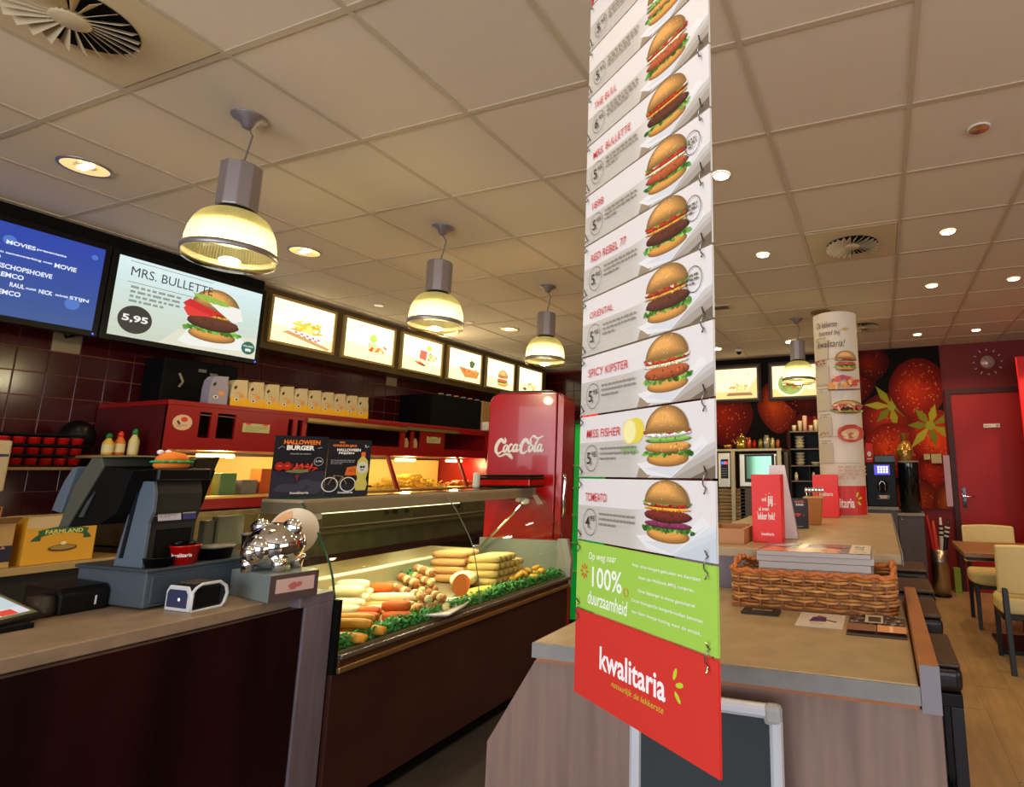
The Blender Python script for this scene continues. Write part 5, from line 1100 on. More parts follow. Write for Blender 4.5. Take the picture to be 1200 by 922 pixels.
# chalk board leaning on the cheek
t = thing('chalk_board', 'blank chalkboard in a silver frame leaning against the bar front', 'chalkboard', (-.35, 1.12, 0))
def cb(u0, u1, z0, z1, y, m, name, d=.014, bev=.003): MB().ext([(u0, y, z0), (u1, y, z0), (u1, y+.0, z1), (u0, y+.0, z1)], (0, d, 0)).build(name, m, t, bev=bev)
fm = mat('silver_frame', '#c3c6cc', .35, .3)
cb(-.478, -.215, .06, .935, 1.142, mat('slate_board', '#232a2c', .6, noise=.2, nscale=6), 'slate', .01, 0)
cb(-.503, -.478, .04, .93, 1.135, fm, 'frame_post', .022, .008); cb(-.222, -.197, .04, .93, 1.135, fm, 'frame_post', .022, .008)
cb(-.485, -.215, .925, .95, 1.135, fm, 'frame_rail', .022, .008); cb(-.485, -.215, .04, .062, 1.135, fm, 'frame_rail', .022, .008)
for u0 in (-.503, -.232): cb(u0, u0+.035, .915, .952, 1.133, mat('frame_corner', '#9a9b98', .4), 'frame_corner', .025, .01)
for x in (-.48, -.22): B(x-.02, x+.02, 1.10, 1.17, 0, .045).build('board_foot', mat('frame_corner', '#9a9b98'), t, bev=.004)

# wicker basket, woven
t = basket = thing('wicker_basket', 'long brown wicker basket filled with magazines on the front table', 'basket', (-.2, 1.76, 1.0))
X0, X1, Y0b, Y1b, ZB, HB = -.418, .018, 1.668, 1.885, 1.001, .092
wk = [mat('wicker_%d' % i, c, .5, noise=.2, nscale=60) for i, c in enumerate(('#b5783c', '#8a5228', '#c98d4c'))]
def rect_path(off, n=14, m_=7, flare=0):
    pts = []; a0, a1, b0, b1 = X0-off, X1+off, Y0b-off, Y1b+off; r = .02
    for i in range(n): pts.append((a0+r+(a1-a0-2*r)*i/(n-1), b0))
    for i in range(1, m_): pts.append((a1, b0+(b1-b0)*i/m_))
    for i in range(n): pts.append((a1-r-(a1-a0-2*r)*i/(n-1), b1))
    for i in range(1, m_): pts.append((a0, b1-(b1-b0)*i/m_))
    return pts
base = rect_path(0); NP = len(base)
for i, (x, y) in enumerate(base):   # upright stakes
    B(x-.003, x+.003, y-.003, y+.003, ZB, ZB+HB).build('stake', wk[1], t)
for r in range(10):
    pts = []; z = ZB+.008+r*.0088; k = 0
    fine = rect_path(0, 27, 14)
    for i, (x, y) in enumerate(fine):
        s_ = (1 if ((i//2)+r//2) % 2 else -1)*(.0065 if i % 2 == 0 else .0015); cx_, cy_ = (X0+X1)/2, (Y0b+Y1b)/2
        nx = 1 if x > X1-.001 else -1 if x < X0+.001 else 0; ny = 1 if y > Y1b-.001 else -1 if y < Y0b+.001 else 0
        pts.append((x+nx*s_, y+ny*s_, z+.001*math.sin(i)))
    MB().tube(pts, .0041, 6, closed=True).build('wicker_strand', wk[r % 3], t, smooth=True)
for off, zz, ph in ((.002, ZB+HB+.002, 0), (-.002, ZB+HB+.005, 1)):
    pts = []
    for i, (x, y) in enumerate(rect_path(0, 40, 18)): pts.append((x+off+.003*math.sin(i*1.3+ph*3), y+off, zz+.004*math.cos(i*1.3+ph*3)+ (.022*max(0, math.sin(PI*(y-Y0b)/(Y1b-Y0b))) if x < X0+.002 or x > X1-.002 else 0)))
    MB().tube(pts, .0062, 8, closed=True).build('braided_rim', mat('wicker_rim', '#b8672c', .5, noise=.3, nscale=90), t, smooth=True)
B(X0, X1, Y0b, Y1b, ZB, ZB+.006).build('basket_base', wk[1], t)
def magazine(x0, x1, y0, y1, z, h, m, label, paint=None, rot=0):
    t = thing('magazine', label, 'magazine', ((x0+x1)/2, (y0+y1)/2, z), 'magazines in the basket')
    c = Vector(((x0+x1)/2, (y0+y1)/2, z+h/2)); ax = Vector((math.cos(rot), math.sin(rot), 0)); ay = Vector((-math.sin(rot), math.cos(rot), 0))
    MB().obox(c, ax, ay, (0, 0, 1), (x1-x0)/2, (y1-y0)/2, h/2).build('pages', m, t, bev=.001)
    if paint: p = Pr(.00015); paint(p, x1-x0, y1-y0); p.build('cover_print', t, plane(c-ax*(x1-x0)/2-ay*(y1-y0)/2+Vector((0, 0, h/2)), ax, ay), PRG)
pg_ = mat('magazine_pages', '#b4aca6', .5); pg2 = mat('magazine_pages_green', '#8d9150', .5); pg3 = mat('magazine_pages_yellow', '#d0b030', .5)
def cover(p, W, H):
    p.rect(0, 0, W, H, '#5b4842'); p.poly([(0, 0), (W*.75, 0), (W*.6, H*.45), (W*.3, H*.3), (W*.1, H*.5)], '#d9976a'); p.ell(W*.55, H*.3, W*.2, H*.22, '#e0a880', 20); p.poly([(W*.05, H*.6), (W*.2, H*.9), (W*.35, H*.85), (W*.2, H*.5)], '#b9b4bc'); p.poly([(W*.33, H*.35), (W*.4, H*.35), (W*.44, H), (W*.36, H)], '#e6dcae')
    p.poly([(W*.4, H*.8), (W*.8, H*.95), (W*.8, H*.6), (W*.5, H*.5)], '#6e534a'); p.rect(W*.82, 0, W, H, '#efe6cf'); p.text('Bel', W*.86, H*.6, W*.08, H*.25, '#3f7a94', bold=.02); p.text('mij', W*.86, H*.36, W*.08, H*.2, '#3f7a94', bold=.02); p.ring(W*.91, H*.18, W*.05, H*.09, .002, '#b8442e', 16)
    p.ell(W*.6, H*.25, .008, .01, '#8a5a40', 8)
magazine(-.33, -.02, 1.675, 1.87, 1.0075, .05, pg2, 'yellow-green magazines at the bottom of the basket')
magazine(-.15, -.015, 1.68, 1.86, 1.058, .014, pg3, 'thin magazine with a yellow edge in the basket')
magazine(-.34, -.035, 1.69, 1.87, 1.0735, .012, pg2, 'olive-edged magazine in the middle of the basket pile')
for i, (x0, x1, z, h, q) in enumerate(((-.345, -.035, 1.0865, .018, 'lowest of the grey-white ones'), (-.342, -.038, 1.1055, .019, 'second of the grey-white ones'), (-.348, -.03, 1.1255, .016, 'third of the grey-white ones'))):
    magazine(x0, x1, 1.682, 1.872, z, h, pg_, 'thick magazine in the basket, %s' % q)
magazine(-.345, -.038, 1.675, 1.87, 1.1305+.012, .012, pg_, 'top magazine with a figure and a cream side strip on its cover', cover)
o = B(-.40, -.35, 1.70, 1.86, 1.0075, 1.05).build('leaflet_bundle', mat('dark_leaflet', '#3b3234', .5)); tag(o, 'dark bundle of leaflets at the left end of the basket', 'leaflets')
# cards on the table
def cardo(x0, x1, y0, y1, m, label, paint=None, h=.0012, cat='card', name='card'):
    t = B(x0, x1, y0, y1, 1.0003, 1.0003+h).build(name, m); tag(t, label, cat)
    if paint: p = Pr(.00012); paint(p, x1-x0, y1-y0); p.build('card_print', t, plane((x0, y0, 1.0003+h), (1, 0, 0), (0, 1, 0)))
cardo(-.375, -.275, 1.585, 1.635, mat('dark_card', '#26201e', .4), 'small dark booklet with white lettering left of the basket front', lambda p, W, H: p.text('Bioscoop', W*.25, H*.5, W*.55, H*.3, '#c9c3bc', bold=.02), .006, 'booklet', 'booklet')
def pc1(p, W, H):
    p.rect(0, 0, W, H, '#d3c8bd'); p.poly([(W*.25, H*.35), (W*.3, H*.7), (W*.6, H*.75), (W*.62, H*.4)], '#4a2f6c'); p.poly([(W*.55, H*.6), (W*.85, H*.45), (W*.84, H*.38), (W*.6, H*.5)], '#3a2a4c'); p.ell(W*.45, H*.72, W*.08, H*.09, '#8a3a4c', 12, jit=.2); p.small(W*.3, H*.2, W*.35, H*.08, '#9a8f8a', 1)
cardo(-.222, -.108, 1.512, 1.648, paper, 'pale card with a purple drawing lying before the basket', pc1)
def pc2(p, W, H):
    p.rect(0, 0, W, H, '#5a4c44')
    for i in range(60): p.ell(rnd.random()*W, H*(.45+.5*rnd.random()), .004, .006, rnd.choice(['#8d8078', '#3a2f2a', '#b3a79c']), 6)
    p.rect(W*.3, H*.5, W*.62, H*.92, '#c9bfae'); p.rect(W*.36, H*.55, W*.58, H*.82, '#4d3f36'); p.rect(0, H*.08, W*.5, H*.4, '#8a5c48'); p.rect(W*.52, H*.08, W, H*.4, '#d89a6c'); p.rect(W*.72, H*.1, W*.78, H*.38, '#f6c89c')
cardo(-.098, .036, 1.47, 1.66, mat('dark_card', '#26201e'), 'dark photo collage leaflet at the right of the front table', pc2)

# ================================================================ ON THE BACK BAR
T2 = 1.1285
t = thing('menu_column', 'round white menu column with food pictures standing on the back bar', 'column', (-.205, 3.5, T2))
cc = Vector((-.205, 3.5, 0)); cr = .126
colm = mat('column_paper', '#cfc2b0', .45)
MB().lathe([(cr, T2), (cr, 2.30), (cr-.004, 2.302), (.001, 2.302)], cc, 48).build('column_tube', colm, t, smooth=False)
def onc(a, b, d): th = -PI/2-.06+(a-.5*.36)/cr; return cc+Vector((math.cos(th)*(cr+.0015+d), math.sin(th)*(cr+.0015+d), T2+.003+b))
p = Pr(.0004); W = .36; H = 1.17
p.rect(0, 0, W, .16, '#c8201c', nx=16); p.text('kwalitaria', W*.28, .04, W*.42, .055, '#ece2d8', bold=.03); rays(p, W*.72, .085, .03)
for k in range(5):
    z = .30+k*.15; p.rect(W*.16, z-.012, W*.42, z+.1, '#b9ab95', nx=6); p.rect(W*.16, z-.015, W*.86, z-.012, '#9c8c78', nx=12); p.small(W*.2, z+.11, W*.2, .012, '#8d8272', 2)
p.text('De lekkerste', W*.24, 1.075, W*.34, .036, '#3a2a30', shear=.3); p.text('bestel bij', W*.28, 1.02, W*.34, .036, '#3a2a30', shear=.3); p.text('kwalitaria!', W*.24, .955, W*.44, .042, '#3a2a30', shear=.3); p.ell(W*.7, 1.06, .02, .008, '#b89a4a', 12, .2)
burger(p, W*.68, .87, .13, .12, 1); blobs(p, W*.3, .86, .07, .06, ['#a8583a', '#8a3a2a'], 8)
blobs(p, W*.63, .745, .17, .09, ['#c8452f', '#d98a3a', '#e0a860', '#a83a5a'], 26); p.line([(W*.42, .70), (W*.86, .705)], .008, '#6a3a28')
burger(p, W*.65, .60, .15, .075, 0); blobs(p, W*.65, .60, .16, .05, ['#c85a3a', '#dfae78', '#b83a3a'], 16, .1)
p.ell(W*.66, .45, .055, .05, '#b8402c', 20, jit=.05); p.ell(W*.65, .445, .035, .032, '#c9a070', 16, jit=.1); blobs(p, W*.65, .44, .05, .05, ['#a8583a', '#d8b888'], 8, .14); blobs(p, W*.36, .45, .05, .03, ['#9a5a34'], 5)
p.small(W*.5, .26, W*.3, .02, '#b8907a', 4)
p.build('column_print', t, onc)
def redbox(x0, x1, y0, y1, h, label, paint):
    t = thing('menu_holder', label, 'menu box', ((x0+x1)/2, (y0+y1)/2, T2))
    B(x0, x1, y0, y1, T2, T2+h).build('holder_body', red_print, t, bev=.002)
    p = Pr(.0003); paint(p, x1-x0, h); p.build('holder_print', t, plane((x0, y0, T2), (1, 0, 0), (0, 0, 1)))
def pb1(p, W, H):
    wc = '#f2e8e0'
    p.text('wil', W*.34, H*.60, W*.16, H*.06, wc, bold=.02); p.text('jij', W*.54, H*.52, W*.18, H*.16, wc, bold=.03); p.text('al even', W*.24, H*.46, W*.34, H*.06, wc, bold=.01); p.text('lekker hek?', W*.2, H*.33, W*.58, H*.11, wc, bold=.02)
    for a, b in ((.62, .72), (.5, .7), (.8, .56), (.2, .44)): p.ell(W*a, H*b, .004, .002, '#d8a04a', 8)
    p.text('kwalitaria', W*.32, H*.10, W*.42, H*.045, wc, bold=.02)
redbox(-.442, -.336, 2.075, 2.145, .236, 'tall red menu box with white lettering at the front of the back bar', pb1)
redbox(-.352, -.219, 3.25, 3.31, .226, 'red menu box with small white lettering in front of the round column', lambda p, W, H: p.text('kwalitaria', W*.25, H*.5, W*.55, H*.09, '#e8cfc4', bold=.02))
t = thing('leaflet_stand', 'white slanted leaflets behind the front red menu box', 'leaflets', (-.33, 2.22, T2))
for k in range(3): MB().ext([(-.40+.01*k, 2.2+.02*k, T2+.001), (-.30, 2.2+.02*k, T2+.001), (-.34, 2.21+.02*k, T2+.27-.02*k), (-.40+.01*k, 2.21+.02*k, T2+.27-.02*k)], (0, .003, 0)).build('leaflet', mat('leaflet_%d' % k, ('#d8cdd0', '#c9b8bc', '#b8a0a0')[k], .5), t)
t = thing('menu_card_stand', 'small black standing card with a burger picture on the back bar', 'card', (-.342, 2.62, T2))
B(-.375, -.308, 2.60, 2.63, T2, T2+.128).build('card_body', mat('poster_black', '#121017'), t, bev=.003)
B(-.379, -.375, 2.602, 2.628, T2, T2+.125).build('card_side', mat('card_side_tan', '#c8883a', .5), t)
p = Pr(.0003); W = .067; H = .128; p.rect(0, 0, W, H, '#181016'); p.text('HALLOWEEN', W*.2, H*.86, W*.6, H*.07, '#e8662a', bold=.03); p.text('BURGER', W*.28, H*.76, W*.5, H*.07, '#e0dcd6', bold=.03); blobs(p, W*.5, H*.45, W*.8, H*.14, ['#c8281e', '#e0442a'], 14); p.text('kwalitaria', W*.35, H*.06, W*.34, H*.04, '#d8d6d2')
p.build('card_print', t, plane((-.375, 2.60, T2), (1, 0, 0), (0, 0, 1)))
t = thing('cutlery_holder', 'brown tapered holder full of shiny cutlery behind the black card', 'holder', (-.3, 2.82, T2))
MB().ext([(-.325, 2.78, T2), (-.275, 2.78, T2), (-.262, 2.78, T2+.122), (-.342, 2.78, T2+.122)], (0, .08, 0)).build('holder_body', mat('brown_plywood', '#a8672a', .5), t, bev=.003)
MB().tube([(-.345, 2.777, T2+.124), (-.259, 2.777, T2+.124), (-.259, 2.863, T2+.124), (-.345, 2.863, T2+.124)], .004, 6, closed=True).build('holder_rim', mat('rim_tan', '#c8935a', .5), t)
for k in range(6):
    a = -.33+.012*k; MB().tube([(a, 2.82, T2+.10), (a+.003*(k-2), 2.815, T2+.15)], .002, 6).build('cutlery_stem', chrome, t); MB().ball((a+.003*(k-2), 2.815, T2+.158), .009, .005, .013, 8, 6).build('spoon_bowl', chrome, t, smooth=True)
t = thing('wooden_tray', 'low open wooden tray with red lining beside the red menu box', 'tray', (-.53, 2.1, T2))
for b in ((-.60, -.455, 2.0, 2.012), (-.60, -.455, 2.19, 2.20), (-.60, -.588, 2.012, 2.19), (-.467, -.455, 2.012, 2.19)): B(b[0], b[1], b[2], b[3], T2, T2+.05).build('tray_side', mat('tray_wood', '#b07a4a', .5), t)
B(-.588, -.467, 2.012, 2.19, T2, T2+.004).build('tray_lining', mat('lining_red', '#a8201a', .5), t)

# ================================================================ BACK WALL ITEMS
def backboard(x0, label, paint, mtl=None):
    t = thing('back_menu_board', label, 'menu board', (x0+.31, 7.6, 2.3))
    fb = mat('dark_board_frame', '#6b5238', .4)
    B(x0-.03, x0+.66, 7.60, 7.6345, 2.295, 2.82).build('board_casing', mat('casing_dark', '#1d0f0c', .5), t)
    for b in ((x0, x0+.63, 2.32, 2.345), (x0, x0+.63, 2.76, 2.785), (x0, x0+.025, 2.345, 2.76), (x0+.605, x0+.63, 2.345, 2.76)): B(b[0], b[1], 7.575, 7.60, b[2], b[3]).build('frame_bar', fb, t, bev=.003)
    p = Pr(); W, H = .58, .415; p.rect(0, 0, W, H, '#ffe9ae'); p.poly([(0, 0), (W, 0), (W, H*.7), (W*.75, H*.25), (0, H*.25)], '#e0bb78'); paint(p, W, H); p.build('backlit_picture', t, plane((x0+.025, 7.598, 2.345), (1, 0, 0), (0, 0, 1)), print_mat('lightbox_soft', .4, emit=1.7))
def q1(p, W, H): p.poly([(W*.25, H*.1), (W*.9, H*.1), (W*.85, H*.2), (W*.3, H*.2)], '#8a6238'); blobs(p, W*.58, H*.38, W*.5, H*.3, ['#e8a860', '#f0c484', '#d8904a'], 26); p.small(W*.08, H*.8, W*.2, .02, '#c8b080', 2); p.ell(W*.8, H*.8, .012, .012, '#b08a5a', 8)
def q2(p, W, H):
    p.ell(W*.42, H*.42, W*.34, H*.42, '#f0e2bc', 30); p.ell(W*.42, H*.42, W*.29, H*.36, '#8a9a44', 30); blobs(p, W*.42, H*.42, W*.5, H*.6, ['#c8452f', '#e8dcc0', '#5f7a2f', '#d89a5a', '#7a8a3a'], 40, .1); p.rect(W*.8, H*.2, W*.95, H*.42, '#f4e2b4'); p.small(W*.81, H*.38, W*.13, .02, '#c09a6a', 3)
backboard(-2.105, 'lit picture of snacks on a board, left one on the back wall', q1)
backboard(-1.315, 'lit picture of a salad bowl behind the far pendant lamp', q2)
t = thing('wall_clock', 'starburst wall clock with silver drops above the red door', 'clock', (1.305, 7.64, 2.66))
MB().lathe([(.078, 0), (.076, .012), (.001, .014)], (1.305, 7.65, 2.66), 36, rot=Euler((PI/2, 0, 0))).build('clock_face', mat('clock_silver', '#c9a79c', .3, .4), t, smooth=True)
for k in range(12):
    a = PI/6*k; c = Vector((1.305+.15*math.cos(a), 7.638, 2.66+.15*math.sin(a)))
    MB().tube([(1.305+.075*math.cos(a), 7.643, 2.66+.075*math.sin(a)), c], .0015, 5).build('clock_ray', mat('ray_red', '#5a2a24', .4), t)
    MB().ball(c, .02 if k % 3 else .012, .006, .009 if k % 3 else .012, 10, 6, Euler((0, -a, 0))).build('clock_drop', mat('clock_silver', '#c9a79c'), t, smooth=True)
for a, l_ in ((2.1, .06), (-.9, .05)): MB().tube([(1.305, 7.63, 2.66), (1.305+l_*math.cos(a), 7.63, 2.66+l_*math.sin(a))], .002, 5).build('clock_hand', mat('hand_brown', '#4a2018', .4), t)
o = B(1.452, 2.2, 6.9, 6.94, 0, 2.573).build('red_partition', mat('bright_red_panel', '#f01a10', .5), bev=.004); tag(o, 'bright red partition panel at the right edge of the room', 'partition')
light('SPOT', (1.6, 6.1, 2.85), 60, (1, .6, .5), .05, (math.radians(32), 0, 0), spot=1.0, name='partition_fill')  # unseen spot added so the red panel looks lit
for x0, x1, z0, z1, l_ in ((.515, .584, 1.50, 1.568, 'smaller'), (.595, .709, 1.455, 1.568, 'larger')):
    o = B(x0, x1, 7.610, 7.6345, z0, z1).build('wall_switch', mat('switch_cream', '#b8a070', .5), bev=.003); tag(o, '%s of the two cream wall switches on the strawberry mural' % l_, 'switch')
t = tag(B(.725, .795, 7.615, 7.6345, .95, 1.55).build('wall_notice', mat('pink_notice', '#b8909a', .35)), 'tall narrow pinkish notice between the mural and the red door', 'notice')

# ---- kitchen corner behind the bar
t = thing('kitchen_counter', 'low grey-topped kitchen counter at the back under the wooden crates', 'counter', (-1.75, 6.5, 0))
B(-2.4, -1.0, 6.12, 7.0, .775, .81).build('counter_top', mat('blue_grey_top', '#5b6068', .4), t, bev=.003)
B(-2.38, -1.02, 6.16, 7.0, 0, .775).build('counter_body', mat('grey_body', '#3c3a3c', .5), t)
t = thing('steel_rack', 'steel shelf rack with pots and tins on it, behind the banner edge', 'rack', (-1.4, 6.5, .81))
B(-1.75, -.98, 6.2, 6.75, 1.585, 1.612).build('rack_shelf', mat('rack_beige', '#a89470', .35, .4), t, bev=.003)
for x, y in ((-1.52, 6.22), (-1.01, 6.22), (-1.73, 6.7), (-1.01, 6.7)): B(x-.022, x+.022, y-.015, y+.015, .8105, 1.585).build('rack_post', mat('rack_beige', '#a89470'), t)
t = thing('coffee_machine', 'silver coffee machine with a small blue and red display in the kitchen corner', 'coffee machine', (-1.62, 6.35, 1.19))
B(-1.70, -1.555, 6.25, 6.55, 1.187, 1.58).build('machine_body', steel, t, bev=.012)
B(-1.668, -1.585, 6.244, 6.252, 1.29, 1.50).build('machine_panel', black_m, t, bev=.006)
B(-1.66, -1.625, 6.24, 6.245, 1.445, 1.475).build('blue_display', mat('disp_blue', '#3a6cff', .4, emit=1.2), t); B(-1.624, -1.592, 6.24, 6.245, 1.445, 1.475).build('red_display', mat('disp_red', '#ff4a2a', .4, emit=1.2), t)
for k in range(4): B(-1.655, -1.597, 6.24, 6.245, 1.395-k*.025, 1.40-k*.025).build('button_row', mat('btn_grey', '#8f8a80', .4), t)
for i in range(2):
    for k in range(5):
        x0 = -1.70+i*.15; z0 = .8105+k*.075
        t = thing('wooden_crate', 'small wooden crate, %s of the %s stack under the coffee machine' % (ORD[k].replace('first', 'lowest'), ('left', 'right')[i]), 'crate', (x0+.07, 6.4, z0), 'wooden crates under the coffee machine')
        for q, (a, b) in enumerate(((0, .032), (.038, .068))): B(x0, x0+.143, 6.26+i*.01, 6.52, z0+a+.001, z0+b).build('crate_board', mat('crate_wood_%d' % ((k+q) % 2), ('#9a7748', '#8a683c')[(k+q) % 2], .6, noise=.2, nscale=12), t)
        B(x0+.004, x0+.139, 6.268+i*.01, 6.51, z0+.002, z0+.066).build('crate_core', mat('crate_core', '#4a3620', .7), t)
t = thing('microwave', 'steel microwave with a window reflecting greenery in the kitchen corner', 'microwave', (-1.2, 6.45, 1.22))
B(-1.46, -1.04, 6.25, 6.60, 1.20, 1.56).build('oven_body', steel, t, bev=.008)
B(-1.40, -1.07, 6.243, 6.251, 1.25, 1.55).build('oven_frame', black_m, t, bev=.004)
B(-1.375, -1.10, 6.238, 6.244, 1.29, 1.53).build('oven_window', mat('green_reflection_pane', '#6f9f82', .08, .6), t)  # the reflected green is put into the pane's own colour
MB().tube([(-1.05, 6.235, 1.27), (-1.05, 6.225, 1.29), (-1.05, 6.225, 1.51), (-1.05, 6.235, 1.53)], .008).build('oven_handle', chrome, t, smooth=True)
o = B(-1.46, -1.04, 6.27, 6.58, .8105, 1.195).build('oven_stand', mat('stand_dark', '#57493a', .5), bev=.004); tag(o, 'brown stand carrying the microwave', 'stand')
def lathe_thing(name, label, cat, prof, loc, m, grp=None, extra=None):
    t = thing(name, label, cat, loc, grp); MB().lathe(prof, loc, 18).build(name+'_body', m, t, smooth=True)
    if extra: extra(t, Vector(loc))
    return t
brass = mat('brass_pot', '#c8a650', .15, .9)
def kex(t, c):
    MB().tube([c+Vector((-.05, 0, .05)), c+Vector((-.085, 0, .08)), c+Vector((-.1, 0, .12))], [.012, .008, .006]).build('spout', brass, t, smooth=True)
    MB().tube([c+Vector((.05, 0, .04)), c+Vector((.085, 0, .06)), c+Vector((.085, 0, .11)), c+Vector((.045, 0, .13))], .007).build('handle', brass, t, smooth=True)
    MB().ball(c+Vector((0, 0, .17)), .012, .012, .012).build('knob', brass, t, smooth=True)
lathe_thing('teapot', 'brass teapot on the steel rack', 'teapot', [(.05, 0), (.065, .03), (.066, .08), (.045, .13), (.03, .15), (.005, .16)], (-1.46, 6.4, 1.6125), brass, extra=kex)
lathe_thing('gold_bowl', 'low golden bowl at the left end of the steel rack', 'bowl', [(.03, 0), (.05, .03), (.055, .05), (.03, .055), (.005, .06)], (-1.62, 6.4, 1.6125), brass)
for i, (x, h, r, col, nm, lb) in enumerate(((-1.37, .13, .026, '#c8583a', 'orange tin', 'orange'), (-1.31, .1, .022, '#b01a18', 'red tin', 'red'), (-1.17, .15, .035, '#a8a48c', 'flask', 'grey'), (-1.24, .11, .026, '#7d7a3a', 'olive jar', 'olive'), (-1.105, .12, .025, '#c9b070', 'straw jar', 'straw-coloured'), (-1.045, .1, .022, '#b8602a', 'brown jar', 'brown'))):
    lathe_thing('tin', '%s tin on the steel rack' % lb, 'tin', [(r, 0), (r, h*.8), (r*.7, h*.86), (r*.7, h), (r*.3, h*1.02)], (x, 6.38, 1.6125), mat('tin_%d' % i, col, .25, .5))
t = thing('dark_shelf_unit', 'dark open shelf unit with stacked cups left of the menu column', 'shelf', (-.7, 6.4, 0))
du = mat('dark_wood_unit', '#241a15', .6, spec=.25)
B(-.90, -.885, 6.2, 6.5, 0, 1.80).build('shelf_side', du, t); B(-.40, -.385, 6.2, 6.5, 0, 1.80).build('shelf_side', du, t)
B(-.885, -.40, 6.485, 6.5, 0, 1.80).build('shelf_back', mat('unit_back', '#2f3234', .7, spec=.2), t)
for z in (0.85, 1.27, 1.43, 1.605, 1.79): B(-.885, -.40, 6.2, 6.485, z-.012, z).build('shelf_board', mat('shelf_beige', '#6b5a48', .5), t)
B(-.885, -.40, 6.2, 6.485, 0, .838).build('cabinet_body', du, t); B(-.70, -.69, 6.2, 6.485, 1.27, 1.418).build('divider', du, t)
cupm = mat('cream_cup', '#cdbf98', .35)
for i, (x, z, n) in enumerate(((-.80, 1.6055, 4), (-.80, 1.4305, 4), (-.55, 1.6055, 2), (-.64, 1.4305, 1), (-.47, 1.4305, 3))):
    for k in range(n):
        o = MB().lathe([(.03, 0), (.05, .028), (.052, .033), (.03, .0335)], (x, 6.32, z+k*.034), 16).build('bowl_cup', cupm, smooth=True)
        tag(o, 'cream bowl, %s from below, in stack %s of the dark shelf unit' % (ORD[k], ['top left', 'middle left', 'top right', 'middle centre', 'middle right'][i]), 'bowl', 'cream bowls in the dark shelf unit')
glm = mat('glassware', '#d8c8a8', .1, .3)
for i in range(8):
    x = -.85+i*.058; h = .07+.05*((i*7) % 3)
    o = MB().lathe([(.018, 0), (.024, h*.7), (.024, h), (.02, h), (.016, .01)], (x, 6.3+.05*(i % 2), 1.7905), 14).build('drinking_glass', (glm, cupm, mat('pink_cup', '#d8a890', .3))[i % 3], smooth=True)
    tag(o, 'glass or cup on top of the dark shelf unit, %s from the left' % ORD[i], 'glass', 'glasses on top of the dark shelf unit')
for i in range(3):
    x = (-.84, -.66, -.58)[i]; lathe_thing('shaker', 'cream-topped shaker on the lowest shelf of the dark unit, %s from the left' % ORD[i], 'shaker', [(.018, 0), (.018, .06), (.012, .065), (.012, .085), (.002, .09)], (x, 6.25, 1.2705), cupm)
# ---- coffee corner at the right
t = thing('coffee_cabinet', 'dark brown cabinet with pale top edge beneath the black coffee machine', 'cabinet', (.15, 7.1, 0))
cbm = mat('cabinet_brown', '#4a3c36', .45, noise=.12, nscale=6, stretch=(5, 5, .5))
B(-.25, .155, 6.88, 7.6, 0, .945).build('cabinet_body', cbm, t); B(.16, .42, 6.90, 7.6, 0, .885).build('cabinet_door', cbm, t, bev=.003)
B(-.26, .17, 6.86, 7.62, .945, .975).build('cabinet_top', mat('pale_top', '#8d8174', .4), t); B(.155, .43, 6.87, 7.62, .886, .912).build('cabinet_top', mat('pale_top', '#8d8174'), t)
MB().tube([(.195, 6.89, .80), (.195, 6.875, .82), (.195, 6.875, .87), (.195, 6.89, .88)], .006).build('cabinet_handle', chrome, t, smooth=True)
t = thing('coffee_machine', 'tall black coffee machine with a lit violet touch screen', 'coffee machine', (.03, 7.1, .976))
B(-.15, .165, 6.92, 7.4, .976, 1.46).build('machine_body', mat('machine_black', '#060507', .45, spec=.25), t, bev=.01)
B(-.055, .175, 6.96, 7.4, 1.46, 1.545).build('bean_hopper', mat('hopper_black', '#141014', .3), t, bev=.008)
B(-.06, .105, 6.912, 6.922, 1.325, 1.435).build('touch_screen', mat('screen_violet', '#3a34a8', .3, emit=.9, ecol='#4a44d8'), t)
for r in range(3):
    for c_ in range(4): B(-.025+c_*.03, -.003+c_*.03, 6.908, 6.913, 1.345+r*.027, 1.366+r*.027).build('screen_tile', mat('tile_white', '#dcdcff', .4, emit=1.4, ecol='#d8d8ff'), t)
MB().lathe([(.06, 0), (.06, .004), (.001, .005)], (.02, 6.921, 1.20), 28, rot=Euler((PI/2, 0, 0)), sy=1.25).build('spout_recess', bmatte, t)
MB().tube([(-.012, 6.905, 1.15), (-.014, 6.9, 1.22), (.0, 6.9, 1.25), (.03, 6.9, 1.25), (.045, 6.9, 1.22), (.045, 6.905, 1.15)], .006).build('spout', chrome, t, smooth=True)
p = Pr(); p.poly([(.01, .04), (.11, .04), (.095, .005), (.03, .005)], '#cbb39a'); p.ring(.11, .026, .018, .014, .005, '#cbb39a', 14); p.rect(0, 0, .12, .004, '#b89a80'); p.build('cup_sticker', t, plane((-.04, 6.919, 1.06), (1, 0, 0), (0, 0, 1)))
t = thing('water_boiler', 'black glossy curved dispenser right of the coffee machine', 'dispenser', (.3, 7.1, .912))
MB().lathe([(.11, .9125), (.112, 1.45), (.112, 1.46)], (.305, 7.05, 0), 36).build('boiler_body', mat('boiler_gloss', '#0a1214', .12, coat=.5), t, smooth=True)
MB().lathe([(.116, 1.46), (.116, 1.478), (.001, 1.479)], (.305, 7.05, 0), 36).build('boiler_lid', mat('pale_top', '#8d8174'), t, smooth=True)
t = thing('coffee_bag', 'red coffee bag standing left of the coffee machine top', 'bag', (-.1, 7.0, 1.46))
